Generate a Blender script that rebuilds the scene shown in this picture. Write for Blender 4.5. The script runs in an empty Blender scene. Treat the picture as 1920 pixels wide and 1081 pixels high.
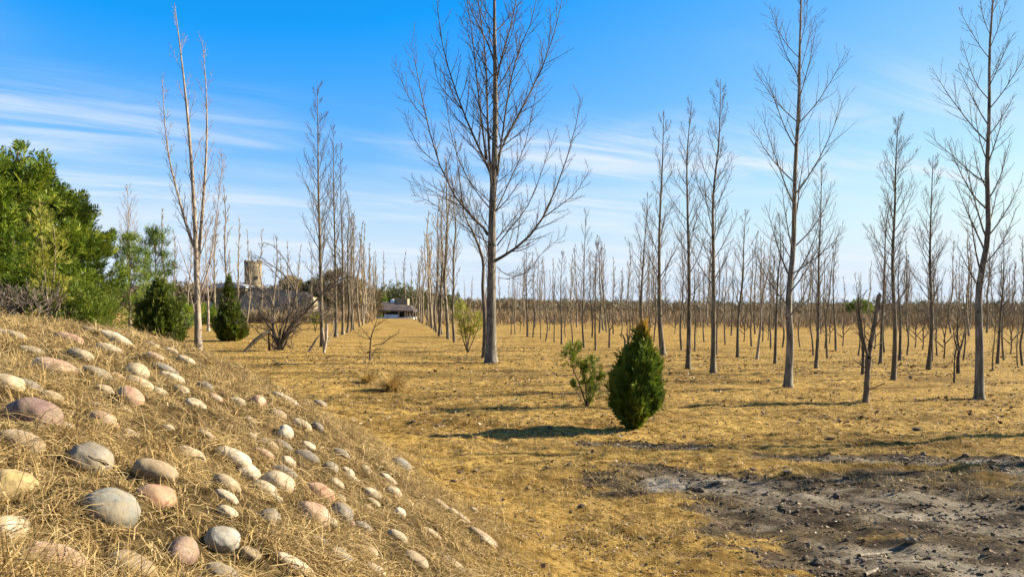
import bpy, math, random
import numpy as np
from mathutils import Vector

# ------------------------------------------------------------------ camera, sky, sun, exposure
scene = bpy.context.scene
F = 1387.0                      # focal length in photo pixels (photo is 1920 wide)
EYE = 1.6
ROLL = 0.0086
cd = bpy.data.cameras.new('camera')
cam = bpy.data.objects.new('camera', cd)
scene.collection.objects.link(cam)
cam.location = (0, 0, EYE)
cam.rotation_euler = (math.pi / 2, -ROLL, 0)
cd.sensor_width = 36.0
cd.lens = 36.0 * F / 1920.0
cd.shift_y = 39.5 / 1920.0
cd.clip_start = 0.05
cd.clip_end = 12000
scene.camera = cam

SUN_EL = math.radians(26.5)
SHADOW = np.array([-1.0, -0.27])           # ground direction in which shadows fall
SUN_AZ = math.atan2(-SHADOW[0], -SHADOW[1])   # clockwise from +Y
scene.view_settings.view_transform = 'Standard'
scene.view_settings.look = 'None'
scene.view_settings.gamma = 1.0
scene.cycles.sample_clamp_direct = 6.0
scene.cycles.sample_clamp_indirect = 3.0
scene.view_settings.exposure = 1.70

world = bpy.data.worlds.new('World')
scene.world = world
world.use_nodes = True
wn, wl = world.node_tree.nodes, world.node_tree.links
wn.clear()


RED0, RED1 = 1.28, 1.22


def build_sky():
    out = wn.new('ShaderNodeOutputWorld')
    bg = wn.new('ShaderNodeBackground')
    bg.inputs['Strength'].default_value = 0.0563
    sky = wn.new('ShaderNodeTexSky')
    sky.sky_type = 'NISHITA'
    sky.sun_disc = False
    sky.sun_elevation = SUN_EL
    sky.sun_rotation = SUN_AZ
    sky.air_density = 1.0
    sky.dust_density = 0.25
    sky.ozone_density = 2.0
    tc = wn.new('ShaderNodeTexCoord')
    sep = wn.new('ShaderNodeSeparateXYZ')
    wl.new(tc.outputs['Generated'], sep.inputs[0])

    def m(op, a, b=None, clamp=False):
        n = wn.new('ShaderNodeMath'); n.operation = op; n.use_clamp = clamp
        for k, v in enumerate((a, b)):
            if v is None: continue
            if isinstance(v, (int, float)): n.inputs[k].default_value = v
            else: wl.new(v, n.inputs[k])
        return n.outputs[0]
    z = m('MAXIMUM', sep.outputs['Z'], 0.0)
    # deep saturated winter blue: the sky's red is pulled down, its blue up
    sc_ = wn.new('ShaderNodeSeparateColor'); wl.new(sky.outputs[0], sc_.inputs[0])
    cc_ = wn.new('ShaderNodeCombineColor')
    wl.new(m('MULTIPLY', m('MAXIMUM', m('SUBTRACT', sc_.outputs[0], RED0), 0.05), RED1), cc_.inputs[0])
    wl.new(m('MULTIPLY', sc_.outputs[1], 0.87), cc_.inputs[1])
    wl.new(m('MINIMUM', m('MULTIPLY', sc_.outputs[2], 1.47), 5.7), cc_.inputs[2])
    zz = m('ADD', z, 0.06)
    px = m('DIVIDE', sep.outputs['X'], zz)
    py = m('DIVIDE', sep.outputs['Y'], zz)
    # cirrus streaks: a cloud layer seen in perspective, drawn out along one direction
    comb = wn.new('ShaderNodeCombineXYZ')
    wl.new(px, comb.inputs[0]); wl.new(py, comb.inputs[1])

    def noise(rot, sx, sy, scale, det, rough, dist, off):
        mr_ = wn.new('ShaderNodeMapping'); mr_.inputs['Rotation'].default_value = (0, 0, rot)
        wl.new(comb.outputs[0], mr_.inputs['Vector'])
        mp = wn.new('ShaderNodeMapping')
        mp.inputs['Scale'].default_value = (sx, sy, 1)
        mp.inputs['Location'].default_value = off
        wl.new(mr_.outputs[0], mp.inputs['Vector'])
        n = wn.new('ShaderNodeTexNoise')
        n.inputs['Scale'].default_value = scale
        n.inputs['Detail'].default_value = det
        n.inputs['Roughness'].default_value = rough
        n.inputs['Distortion'].default_value = dist
        wl.new(mp.outputs[0], n.inputs['Vector'])
        return n.outputs['Fac']

    def ramp(v, lo, hi):
        r = wn.new('ShaderNodeMapRange'); r.interpolation_type = 'SMOOTHSTEP'
        r.inputs['From Min'].default_value = lo; r.inputs['From Max'].default_value = hi
        wl.new(v, r.inputs['Value'])
        return r.outputs[0]
    big = ramp(noise(-0.45, 0.6, 1.1, 0.62, 3, 0.5, 0.3, (6.2, 1.2, 0)), 0.38, 0.62)
    fine = ramp(noise(-0.5, 0.35, 1.7, 1.5, 8, 0.64, 1.1, (0.6, 3.8, 2)), 0.28, 0.74)
    soft = ramp(noise(-0.2, 0.45, 1.1, 0.8, 6, 0.6, 0.7, (7.7, 6.5, 5)), 0.45, 0.66)
    fade = ramp(z, 0.36, 0.20)              # clear blue towards the top
    c1 = m('MULTIPLY', m('MULTIPLY', big, fine), fade)
    low = ramp(z, 0.24, 0.06)
    c2 = m('MULTIPLY', m('MULTIPLY', soft, low), 0.66)
    cov = m('MAXIMUM', c1, c2)
    back = m('MULTIPLY', m('MULTIPLY', ramp(m('MULTIPLY', sep.outputs['Y'], -1.0), -0.1, 0.35), ramp(z, 0.02, 0.12)), ramp(soft, -0.6, 0.5))  # unseen cloud bank behind the camera, added to make the blue fill more neutral
    cov = m('MAXIMUM', m('MULTIPLY', cov, 0.85, True), m('MULTIPLY', back, 0.22))
    mixc = wn.new('ShaderNodeMix'); mixc.data_type = 'RGBA'
    wl.new(cov, mixc.inputs['Factor'])
    hz = wn.new('ShaderNodeMix'); hz.data_type = 'RGBA'
    rz_ = wn.new('ShaderNodeMapRange'); rz_.interpolation_type = 'SMOOTHSTEP'
    rz_.inputs['From Min'].default_value = 0.21; rz_.inputs['From Max'].default_value = 0.015
    wl.new(z, rz_.inputs['Value'])
    wl.new(m('MULTIPLY', rz_.outputs[0], 0.92), hz.inputs['Factor'])
    wl.new(cc_.outputs[0], hz.inputs['A']); hz.inputs['B'].default_value = (3.5, 4.35, 5.3, 1)
    wl.new(hz.outputs['Result'], mixc.inputs['A'])
    mixc.inputs['B'].default_value = (4.7, 5.1, 5.6, 1)
    wl.new(mixc.outputs['Result'], bg.inputs['Color'])
    wl.new(bg.outputs[0], out.inputs[0])


build_sky()
sd = bpy.data.lights.new('sun', 'SUN')
sd.energy = 5.0
sd.angle = math.radians(0.5)
sd.color = (1.0, 0.92, 0.77)
sun = bpy.data.objects.new('sun', sd)
scene.collection.objects.link(sun)
_s = Vector((math.sin(SUN_AZ) * math.cos(SUN_EL), math.cos(SUN_AZ) * math.cos(SUN_EL), math.sin(SUN_EL)))
sun.rotation_euler = _s.to_track_quat('Z', 'Y').to_euler()
sun.location = (20, 10, 30)

# ------------------------------------------------------------------ helpers
COL = scene.collection
RNG = np.random.default_rng(11)


def ray(px, py):
    u, v = (px - 960.0) / F, (580.0 - py) / F
    return np.array([u - v * ROLL, 1.0, v + u * ROLL])


def at(px, py, d):
    """the point seen at a photo pixel at depth d (metres along the view)"""
    r = ray(px, py)
    return np.array([r[0] * d, d, EYE + r[2] * d])


_tab = np.random.default_rng(5).random((256, 256))


def vnoise(x, y, seed=0):
    x = np.asarray(x, float) + seed * 17.3; y = np.asarray(y, float) + seed * 9.1
    xi = np.floor(x).astype(int); yi = np.floor(y).astype(int)
    fx = x - xi; fy = y - yi
    fx = fx * fx * (3 - 2 * fx); fy = fy * fy * (3 - 2 * fy)
    a = _tab[xi % 256, yi % 256]; b = _tab[(xi + 1) % 256, yi % 256]
    c = _tab[xi % 256, (yi + 1) % 256]; d = _tab[(xi + 1) % 256, (yi + 1) % 256]
    return (a * (1 - fx) + b * fx) * (1 - fy) + (c * (1 - fx) + d * fx) * fy


def fbm(x, y, octv=4, seed=0, gain=0.5):
    s = 0; a = 1; t = 0
    for k in range(octv):
        s = s + a * vnoise(np.asarray(x) * 2 ** k, np.asarray(y) * 2 ** k, seed + k)
        t += a; a *= gain
    return s / t


TOE_Y = np.array([-40, -6, 0, 2, 5, 7.35, 11, 14, 17, 21, 28.0])
TOE_X = np.array([4.0, 1.7, 1.0, 0.60, -0.2, -1.15, -3.2, -5.7, -9.8, -18, -40.0])


def toe_s(x, y):
    y = np.asarray(y, float)
    tx = np.interp(y, TOE_Y, TOE_X)
    sl = (np.interp(y + 0.7, TOE_Y, TOE_X) - np.interp(y - 0.7, TOE_Y, TOE_X)) / 1.4
    return (tx - x) / np.sqrt(1 + sl * sl)


def soil_mask(x, y):
    """0..1: bare burnt soil and the thin dark strips around it"""
    x = np.asarray(x, float); y = np.asarray(y, float)
    n = fbm(x * 1.1, y * 1.6, 5, 3) - 0.5
    n2 = fbm(x * 3.1, y * 4.6, 4, 8) - 0.5

    def ell(cx, cy, rx, ry, rot):
        c, s = math.cos(rot), math.sin(rot)
        dx, dy = x - cx, y - cy
        return 1 - np.sqrt(((dx * c + dy * s) / rx) ** 2 + ((-dx * s + dy * c) / ry) ** 2)
    e = np.maximum.reduce([ell(3.0, 6.3, 2.6, 1.75, -0.12), ell(1.75, 7.0, 1.5, .85, -0.25), ell(5.0, 5.2, 2.8, 2.3, 0.1), ell(3.0, 4.8, 1.6, 1.1, -0.4),
                           ell(1.7, 8.85, 1.7, .42, -0.1) - 0.1, ell(4.6, 8.2, 2.6, 0.38, -0.12) - 0.02,  # thin dark strips outside the main patch, on this line and the next
                           ell(6.0, 7.5, 2.4, .42, -0.05) - .05])
    return np.clip((e + 0.05 + n * 0.75 + n2 * 0.55) * 1.35, 0, 1)


def terrain(x, y):
    x = np.asarray(x, float); y = np.asarray(y, float)
    s = toe_s(x, y)
    k = 0.30
    sp = k * np.log1p(np.exp(np.clip(s / k, -40, 40)))
    m = np.tanh(sp / 1.8)
    z = 1.47 * m
    near = np.exp(-((x * x + y * y) / 60.0 ** 2))
    z = z + near * (0.10 * (fbm(x * 0.25, y * 0.25, 3, 1) - 0.5) + 0.07 * (fbm(x * 1.1, y * 1.1, 3, 6) - 0.5))
    z = z + near * (0.10 + 0.07 * m) * (fbm(x * 3.6, y * 3.6, 3, 2) - 0.5)
    nn = np.exp(-((x * x + y * y) / 18.0 ** 2))
    z = z + nn * 0.045 * (fbm(x * 8.5, y * 8.5, 2, 12) - 0.5)
    q = np.exp(-((x - 3) ** 2 + (y - 6) ** 2) / 40)
    sm = soil_mask(x, y) * q
    z = z - 0.04 * sm + sm * 0.035 * np.clip(fbm(x * 6, y * 6, 4, 21) - 0.45, 0, 1)
    # the alley rises a little towards the house, the ground is lower far right
    r = np.maximum(np.sqrt(x * x + y * y) - 60, 0)
    return z + 0.0 * r


def hit(px, py, dmax=60):
    """where the view ray through a photo pixel meets the ground"""
    r = ray(px, py)
    d = np.concatenate([np.arange(1.0, 20, 0.01), np.arange(20, dmax, 0.1)])
    zz = EYE + r[2] * d - terrain(r[0] * d, d)
    i = np.argmax(zz < 0)
    if zz[i] >= 0:
        i = np.argmin(zz)
    return np.array([r[0] * d[i], d[i], float(terrain(r[0] * d[i], d[i]))])


def foot(px, py):
    """flat-field ground point below a photo pixel (for things standing on the open field)"""
    r = ray(px, py)
    d = EYE / -r[2]
    x, y = r[0] * d, d
    return np.array([x, y, float(terrain(x, y))])


def new_mesh(name, V, Q=None, T=None, smooth=True, attr=None):
    me = bpy.data.meshes.new(name)
    V = np.asarray(V, np.float32).reshape(-1, 3)
    Q = np.zeros((0, 4), np.int32) if Q is None else np.asarray(Q, np.int32).reshape(-1, 4)
    T = np.zeros((0, 3), np.int32) if T is None else np.asarray(T, np.int32).reshape(-1, 3)
    me.vertices.add(len(V)); me.vertices.foreach_set('co', V.ravel())
    loops = np.concatenate([Q.ravel(), T.ravel()])
    me.loops.add(len(loops)); me.loops.foreach_set('vertex_index', loops)
    n = len(Q) + len(T)
    me.polygons.add(n)
    st = np.concatenate([np.arange(len(Q)) * 4, len(Q) * 4 + np.arange(len(T)) * 3]).astype(np.int32)
    me.polygons.foreach_set('loop_start', st)
    me.polygons.foreach_set('use_smooth', np.full(n, smooth, bool))
    if attr:
        for k, a in attr.items():
            at_ = me.attributes.new(k, 'FLOAT', 'POINT')
            at_.data.foreach_set('value', np.asarray(a, np.float32))
    me.update(calc_edges=True)
    me.validate()
    return me


class MB:
    """collects pieces and links them as one mesh object"""
    def __init__(s):
        s.V, s.Q, s.T, s.n = [], [], [], 0; s.A = []

    def add(s, V, Q=None, T=None, a=None):
        V = np.asarray(V, float).reshape(-1, 3)
        if Q is not None and len(Q): s.Q.append(np.asarray(Q) + s.n)
        if T is not None and len(T): s.T.append(np.asarray(T) + s.n)
        s.V.append(V); s.n += len(V)
        s.A.append(np.zeros(len(V)) if a is None else np.broadcast_to(a, (len(V),)))
        return s

    def box(s, c, d, rz=0.0):
        c = np.asarray(c, float); hx, hy, hz = np.asarray(d, float) / 2
        v = np.array([[i, j, k] for i in (-hx, hx) for j in (-hy, hy) for k in (-hz, hz)])
        cs, sn = math.cos(rz), math.sin(rz)
        v = np.stack([v[:, 0] * cs - v[:, 1] * sn, v[:, 0] * sn + v[:, 1] * cs, v[:, 2]], 1) + c
        return s.add(v, [[0, 1, 3, 2], [4, 6, 7, 5], [0, 4, 5, 1], [2, 3, 7, 6], [0, 2, 6, 4], [1, 5, 7, 3]])

    def tube(s, P, R, sides=6):
        P = np.asarray(P, float); R = np.broadcast_to(np.asarray(R, float), (len(P),))
        V, Q = tubes(P[None], R[None], sides)
        return s.add(V, Q)

    def lathe(s, prof, seg=24, c=(0, 0, 0)):
        prof = np.asarray(prof, float)
        a = np.linspace(0, 2 * np.pi, seg, endpoint=False)
        V = np.stack([prof[:, None, 0] * np.cos(a), prof[:, None, 0] * np.sin(a), np.repeat(prof[:, 1:2], seg, 1)], 2).reshape(-1, 3) + c
        Q = []
        for i in range(len(prof) - 1):
            j = np.arange(seg); k = (j + 1) % seg
            Q.append(np.stack([i * seg + j, i * seg + k, (i + 1) * seg + k, (i + 1) * seg + j], 1))
        return s.add(V, np.concatenate(Q))

    def mesh(s, name, smooth=True):
        V = np.concatenate(s.V)
        Q = np.concatenate(s.Q) if s.Q else None
        T = np.concatenate(s.T) if s.T else None
        return new_mesh(name, V, Q, T, smooth, {'tone': np.concatenate(s.A)})

    def build(s, name, mat, parent=None, smooth=True):
        return obj(name, s.mesh(name, smooth), mat, parent)


def obj(name, me, mat=None, parent=None):
    o = bpy.data.objects.new(name, me)
    COL.objects.link(o)
    if mat is not None and me is not None and len(me.materials) == 0:
        me.materials.append(mat)
    if parent is not None: o.parent = parent
    return o


def thing(name, label, cat, loc=(0, 0, 0), rz=0.0, group=None):
    o = bpy.data.objects.new(name, None); COL.objects.link(o)
    o.empty_display_size = 0.2
    o.location = loc; o.rotation_euler = (0, 0, rz)
    return tag(o, label, cat, group)


def tag(o, label=None, cat=None, group=None, kind=None):
    if label: o['label'] = label
    if cat: o['category'] = cat
    if group: o['group'] = group
    if kind: o['kind'] = kind
    return o


def copy_tree(root, loc, rz=0.0, scale=1.0, label=None, group=None):
    r = root.copy(); COL.objects.link(r)
    r.location = loc; r.rotation_euler = (0, 0, rz); r.scale = (scale,) * 3
    if label: r['label'] = label
    if group: r['group'] = group
    for ch in list(root.children):
        c = ch.copy(); COL.objects.link(c); c.parent = r
    return r


def norm(v):
    return v / np.maximum(np.linalg.norm(v, axis=-1, keepdims=True), 1e-9)


def tubes(P, R, sides):
    """N polylines of S points -> ring tubes"""
    P = np.asarray(P, float); R = np.asarray(R, float)
    N, S, _ = P.shape
    T = norm(np.gradient(P, axis=1))
    mt = norm(T.mean(1))
    ref = np.where(np.abs(mt[:, 2:3]) > 0.75, np.array([[1., 0, 0]]), np.array([[0., 0, 1.]]))[:, None, :]
    U = norm(np.cross(T, np.broadcast_to(ref, T.shape)))
    W = np.cross(T, U)
    a = np.linspace(0, 2 * np.pi, sides, endpoint=False)
    ring = P[:, :, None, :] + R[:, :, None, None] * (np.cos(a)[None, None, :, None] * U[:, :, None, :] + np.sin(a)[None, None, :, None] * W[:, :, None, :])
    V = ring.reshape(-1, 3)
    n = np.arange(N)[:, None, None] * (S * sides); s_ = np.arange(S - 1)[None, :, None] * sides
    j = np.arange(sides)[None, None, :]; k = (j + 1) % sides
    Q = np.stack([n + s_ + j, n + s_ + k, n + s_ + sides + k, n + s_ + sides + j], -1).reshape(-1, 4)
    return V, Q


# ------------------------------------------------------------------ materials
def mat_new(name):
    m = bpy.data.materials.new(name); m.use_nodes = True
    nt = m.node_tree
    b = nt.nodes['Principled BSDF']
    b.inputs['Roughness'].default_value = 0.85
    b.inputs['Specular IOR Level'].default_value = 0.2
    return m, nt, b


def N(nt, typ, **kw):
    n = nt.nodes.new(typ)
    for k, v in kw.items():
        if k in n.inputs: n.inputs[k].default_value = v
        else: setattr(n, k, v)
    return n


def col_ramp(nt, fac, stops):
    r = nt.nodes.new('ShaderNodeValToRGB')
    el = r.color_ramp.elements
    while len(el) < len(stops): el.new(0.5)
    for e, (p, c) in zip(el, stops):
        e.position = p; e.color = (*c, 1)
    nt.links.new(fac, r.inputs[0])
    return r.outputs[0]


def mixc(nt, f, a, b, blend='MIX'):
    n = nt.nodes.new('ShaderNodeMix'); n.data_type = 'RGBA'; n.blend_type = blend
    for s, v in (('Factor', f), ('A', a), ('B', b)):
        if isinstance(v, (int, float)): n.inputs[s].default_value = v
        elif isinstance(v, tuple): n.inputs[s].default_value = (*v, 1)
        else: nt.links.new(v, n.inputs[s])
    return n.outputs['Result']


def noise_mat(name, stops, scale=5, stretch=(1, 1, 1), detail=5, rough=0.85, bump=0.0, bscale=None, attr=None, attr_stops=None, attr_mix=0.5, coords='Object', trans=0.0, per_obj=0.0, dist=0.0):
    m, nt, b = mat_new(name)
    tc = N(nt, 'ShaderNodeTexCoord')
    mp = N(nt, 'ShaderNodeMapping'); mp.inputs['Scale'].default_value = stretch
    nt.links.new(tc.outputs[coords], mp.inputs['Vector'])
    n = N(nt, 'ShaderNodeTexNoise', Scale=scale, Detail=detail, Roughness=0.6, Distortion=dist)
    nt.links.new(mp.outputs[0], n.inputs['Vector'])
    c = col_ramp(nt, n.outputs['Fac'], stops)
    if attr:
        a = N(nt, 'ShaderNodeAttribute', attribute_name=attr)
        c2 = col_ramp(nt, a.outputs['Fac'], attr_stops)
        c = mixc(nt, attr_mix, c, c2)
    if per_obj:
        oi = N(nt, 'ShaderNodeObjectInfo')
        mr = N(nt, 'ShaderNodeMapRange')
        mr.inputs['To Min'].default_value = 1 - per_obj; mr.inputs['To Max'].default_value = 1 + per_obj
        nt.links.new(oi.outputs['Random'], mr.inputs['Value'])
        hs = N(nt, 'ShaderNodeHueSaturation')
        nt.links.new(mr.outputs[0], hs.inputs['Value']); nt.links.new(c, hs.inputs['Color'])
        c = hs.outputs[0]
    nt.links.new(c, b.inputs['Base Color'])
    b.inputs['Roughness'].default_value = rough
    if bump:
        n2 = N(nt, 'ShaderNodeTexNoise', Scale=bscale or scale * 2, Detail=6.0, Roughness=0.65)
        nt.links.new(mp.outputs[0], n2.inputs['Vector'])
        bp = N(nt, 'ShaderNodeBump', Strength=bump, Distance=0.02)
        nt.links.new(n2.outputs['Fac'], bp.inputs['Height'])
        nt.links.new(bp.outputs[0], b.inputs['Normal'])
    if trans:
        out = nt.nodes['Material Output']
        tr = N(nt, 'ShaderNodeBsdfTranslucent')
        nt.links.new(c, tr.inputs['Color'])
        mx = N(nt, 'ShaderNodeMixShader'); mx.inputs[0].default_value = trans
        nt.links.new(b.outputs[0], mx.inputs[1]); nt.links.new(tr.outputs[0], mx.inputs[2])
        nt.links.new(mx.outputs[0], out.inputs['Surface'])
    return m


def plain(name, c, rough=0.6, metal=0.0):
    m, nt, b = mat_new(name)
    tc = N(nt, 'ShaderNodeTexCoord')
    n = N(nt, 'ShaderNodeTexNoise', Scale=3.0, Detail=5.0)
    nt.links.new(tc.outputs['Object'], n.inputs['Vector'])
    cc = col_ramp(nt, n.outputs['Fac'], [(0.3, tuple(v * 0.85 for v in c)), (0.7, tuple(min(1, v * 1.1) for v in c))])
    nt.links.new(cc, b.inputs['Base Color'])
    b.inputs['Roughness'].default_value = rough; b.inputs['Metallic'].default_value = metal
    return m


def bark_mat(name, dark, mid, pale, spots=True):
    m, nt, b = mat_new(name)
    tc = N(nt, 'ShaderNodeTexCoord')
    mp = N(nt, 'ShaderNodeMapping'); mp.inputs['Scale'].default_value = (1, 1, 0.18)
    nt.links.new(tc.outputs['Object'], mp.inputs['Vector'])
    n = N(nt, 'ShaderNodeTexNoise', Scale=14.0, Detail=8.0, Roughness=0.65)
    nt.links.new(mp.outputs[0], n.inputs['Vector'])
    c = col_ramp(nt, n.outputs['Fac'], [(0.3, dark), (0.5, mid), (0.68, pale)])
    mp2 = N(nt, 'ShaderNodeMapping'); mp2.inputs['Scale'].default_value = (1, 1, 2.2)
    nt.links.new(tc.outputs['Object'], mp2.inputs['Vector'])
    v = N(nt, 'ShaderNodeTexNoise', Scale=5.0, Detail=3.0)
    nt.links.new(mp2.outputs[0], v.inputs['Vector'])
    sp = col_ramp(nt, v.outputs['Fac'], [(0.60, (0, 0, 0)), (0.70, (1, 1, 1))])
    c = mixc(nt, sp, c, tuple(x * 0.55 for x in dark)) if spots else c
    oi = N(nt, 'ShaderNodeObjectInfo')
    mr = N(nt, 'ShaderNodeMapRange'); mr.inputs['To Min'].default_value = 0.8; mr.inputs['To Max'].default_value = 1.15
    nt.links.new(oi.outputs['Random'], mr.inputs['Value'])
    hs = N(nt, 'ShaderNodeHueSaturation')
    nt.links.new(mr.outputs[0], hs.inputs['Value']); nt.links.new(c, hs.inputs['Color'])
    nt.links.new(hs.outputs[0], b.inputs['Base Color'])
    bp = N(nt, 'ShaderNodeBump', Strength=0.9, Distance=0.03)
    nt.links.new(n.outputs['Fac'], bp.inputs['Height']); nt.links.new(bp.outputs[0], b.inputs['Normal'])
    return m


M = {}
M['bark'] = bark_mat('poplar_bark', (0.04, 0.029, 0.016), (0.118, 0.090, 0.054), (0.255, 0.208, 0.135))
M['bark_grey'] = bark_mat('grey_poplar_bark', (0.05, 0.04, 0.028), (0.135, 0.112, 0.082), (0.29, 0.252, 0.19))
M['bark_pale'] = bark_mat('pale_bark', (0.12, 0.088, 0.058), (0.27, 0.212, 0.15), (0.42, 0.35, 0.265))
M['bark_dark'] = bark_mat('dark_bark', (0.035, 0.024, 0.015), (0.085, 0.058, 0.035), (0.15, 0.11, 0.068))
M['bark_shrub'] = bark_mat('grey_brown_bark', (0.045, 0.033, 0.022), (0.105, 0.08, 0.056), (0.20, 0.16, 0.115))
M['bark_cut'] = bark_mat('brown_bark', (0.045, 0.028, 0.016), (0.12, 0.08, 0.046), (0.23, 0.165, 0.10))
M['twig'] = noise_mat('twig_bark', [(0.3, (0.05, 0.037, 0.026)), (0.7, (0.14, 0.108, 0.076))], 3, per_obj=0.12)
M['twig_pale'] = noise_mat('pale_twig_bark', [(0.3, (0.17, 0.125, 0.10)), (0.7, (0.30, 0.235, 0.185))], 3)
M['twig_dark'] = noise_mat('dark_twig_bark', [(0.3, (0.05, 0.035, 0.025)), (0.7, (0.15, 0.105, 0.07))], 4)
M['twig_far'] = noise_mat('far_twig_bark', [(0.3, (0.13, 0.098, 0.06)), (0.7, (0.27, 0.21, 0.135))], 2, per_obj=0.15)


def leaf_mat(name, lo, mid, hi, scale=3.0, trans=0.25, top=None):
    m = noise_mat(name, [(0.3, lo), (0.52, mid), (0.72, hi)], scale, detail=4, attr='tone', attr_stops=[(0.0, lo), (0.5, mid), (1.0, hi)], attr_mix=0.55, rough=0.6, trans=trans)
    return m


M['thuja'] = leaf_mat('arborvitae_foliage', (0.02, 0.04, 0.006), (0.09, 0.135, 0.012), (0.28, 0.28, 0.028), 5)
M['cone'] = leaf_mat('cone_foliage', (0.02, 0.035, 0.006), (0.075, 0.10, 0.011), (0.24, 0.22, 0.02), 3)
M['evergreen'] = leaf_mat('evergreen_foliage', (0.03, 0.058, 0.008), (0.115, 0.165, 0.013), (0.35, 0.34, 0.028), 1.6, 0.4)
M['yellow_leaf'] = leaf_mat('yellow_green_foliage', (0.10, 0.11, 0.015), (0.24, 0.23, 0.03), (0.36, 0.31, 0.05), 2, 0.35)
M['fresh'] = leaf_mat('fresh_foliage', (0.045, 0.075, 0.01), (0.13, 0.165, 0.016), (0.30, 0.29, 0.035), 4, 0.3)
M['pine'] = leaf_mat('pine_foliage', (0.04, 0.07, 0.012), (0.12, 0.17, 0.02), (0.25, 0.27, 0.03), 2, 0.3)
M['olive'] = leaf_mat('olive_foliage', (0.035, 0.045, 0.015), (0.075, 0.08, 0.025), (0.14, 0.125, 0.04), 0.6, 0.2)


def ground_mat():
    m, nt, b = mat_new('ground')
    tc = N(nt, 'ShaderNodeTexCoord')
    P = tc.outputs['Object']

    def ns(scale, det=6, rough=0.6, st=(1, 1, 1), dist=0.0):
        mp = N(nt, 'ShaderNodeMapping'); mp.inputs['Scale'].default_value = st
        nt.links.new(P, mp.inputs['Vector'])
        n = N(nt, 'ShaderNodeTexNoise', Scale=scale, Detail=det, Roughness=rough, Distortion=dist)
        nt.links.new(mp.outputs[0], n.inputs['Vector'])
        return n.outputs['Fac']
    fine = col_ramp(nt, ns(9, 9, 0.72), [(0.34, (0.075, 0.042, 0.014)), (0.44, (0.27, 0.165, 0.043)), (0.55, (0.45, 0.285, 0.078)), (0.72, (0.65, 0.45, 0.165))])
    mid = col_ramp(nt, ns(0.55, 6, 0.65, (0.6, 1.5, 1)), [(0.36, (0.46, 0.42, 0.36)), (0.50, (0.94, 0.92, 0.88)), (0.66, (1.1, 1.08, 1.05))])
    c = mixc(nt, 1.0, fine, mid, 'MULTIPLY')
    lump = col_ramp(nt, ns(2.6, 6, 0.7, (0.55, 1.6, 1), 0.5), [(0.38, (0.42, 0.36, 0.28)), (0.47, (0.93, 0.91, 0.87)), (0.6, (1.05, 1.05, 1.05))])
    c = mixc(nt, 0.6, c, mixc(nt, 1.0, c, lump, 'MULTIPLY'))
    bare = col_ramp(nt, ns(1.7, 8, 0.7, (0.5, 1.4, 1), 0.4), [(0.54, (0, 0, 0)), (0.66, (1, 1, 1))])
    bm = mixc(nt, 0.4, (0.0, 0.0, 0.0), bare)
    c = mixc(nt, bm, c, (0.155, 0.105, 0.055))
    far_a = N(nt, 'ShaderNodeAttribute', attribute_name='mound')
    md = col_ramp(nt, ns(12, 8, 0.7), [(0.36, (0.03, 0.018, 0.008)), (0.52, (0.11, 0.07, 0.027)), (0.7, (0.29, 0.20, 0.085))])
    c = mixc(nt, far_a.outputs['Fac'], c, md)
    so = N(nt, 'ShaderNodeAttribute', attribute_name='soil')
    soil = col_ramp(nt, ns(1.1, 10, 0.72, (0.7, 1.5, 1), 0.5), [(0.36, (0.028, 0.019, 0.011)), (0.43, (0.085, 0.062, 0.039)), (0.495, (0.22, 0.175, 0.118)), (0.60, (0.35, 0.29, 0.21))])
    edge = col_ramp(nt, ns(3.0, 9, 0.72, (0.7, 1.4, 1)), [(0.38, (0.025, 0.017, 0.01)), (0.5, (0.075, 0.053, 0.031)), (0.64, (0.19, 0.135, 0.075))])
    er = N(nt, 'ShaderNodeMapRange', interpolation_type='SMOOTHSTEP'); er.inputs['From Min'].default_value = 0.72; er.inputs['From Max'].default_value = 1.0
    nt.links.new(so.outputs['Fac'], er.inputs['Value'])
    soil = mixc(nt, er.outputs[0], edge, soil)
    n2 = ns(7, 6, 0.7)
    mr = N(nt, 'ShaderNodeMath', operation='MULTIPLY_ADD'); mr.inputs[1].default_value = 0.8; mr.inputs[2].default_value = -0.36
    nt.links.new(n2, mr.inputs[0])
    ad = N(nt, 'ShaderNodeMath', operation='ADD', use_clamp=True)
    nt.links.new(mr.outputs[0], ad.inputs[0]); nt.links.new(so.outputs['Fac'], ad.inputs[1])
    gt = N(nt, 'ShaderNodeMapRange', interpolation_type='SMOOTHSTEP')
    gt.inputs['From Min'].default_value = 0.3; gt.inputs['From Max'].default_value = 0.62
    nt.links.new(ad.outputs[0], gt.inputs['Value'])
    fin = N(nt, 'ShaderNodeMath', operation='MULTIPLY', use_clamp=True)
    sc5 = N(nt, 'ShaderNodeMath', operation='MULTIPLY', use_clamp=True); sc5.inputs[1].default_value = 5
    nt.links.new(so.outputs['Fac'], sc5.inputs[0])
    nt.links.new(gt.outputs[0], fin.inputs[0]); nt.links.new(sc5.outputs[0], fin.inputs[1])
    c = mixc(nt, fin.outputs[0], c, soil)
    nt.links.new(c, b.inputs['Base Color'])
    b.inputs['Roughness'].default_value = 0.95
    b.inputs['Specular IOR Level'].default_value = 0.05
    bp = N(nt, 'ShaderNodeBump', Strength=1.0, Distance=0.09)
    nt.links.new(ns(14, 9, 0.75), bp.inputs['Height'])
    nt.links.new(bp.outputs[0], b.inputs['Normal'])
    return m


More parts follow.
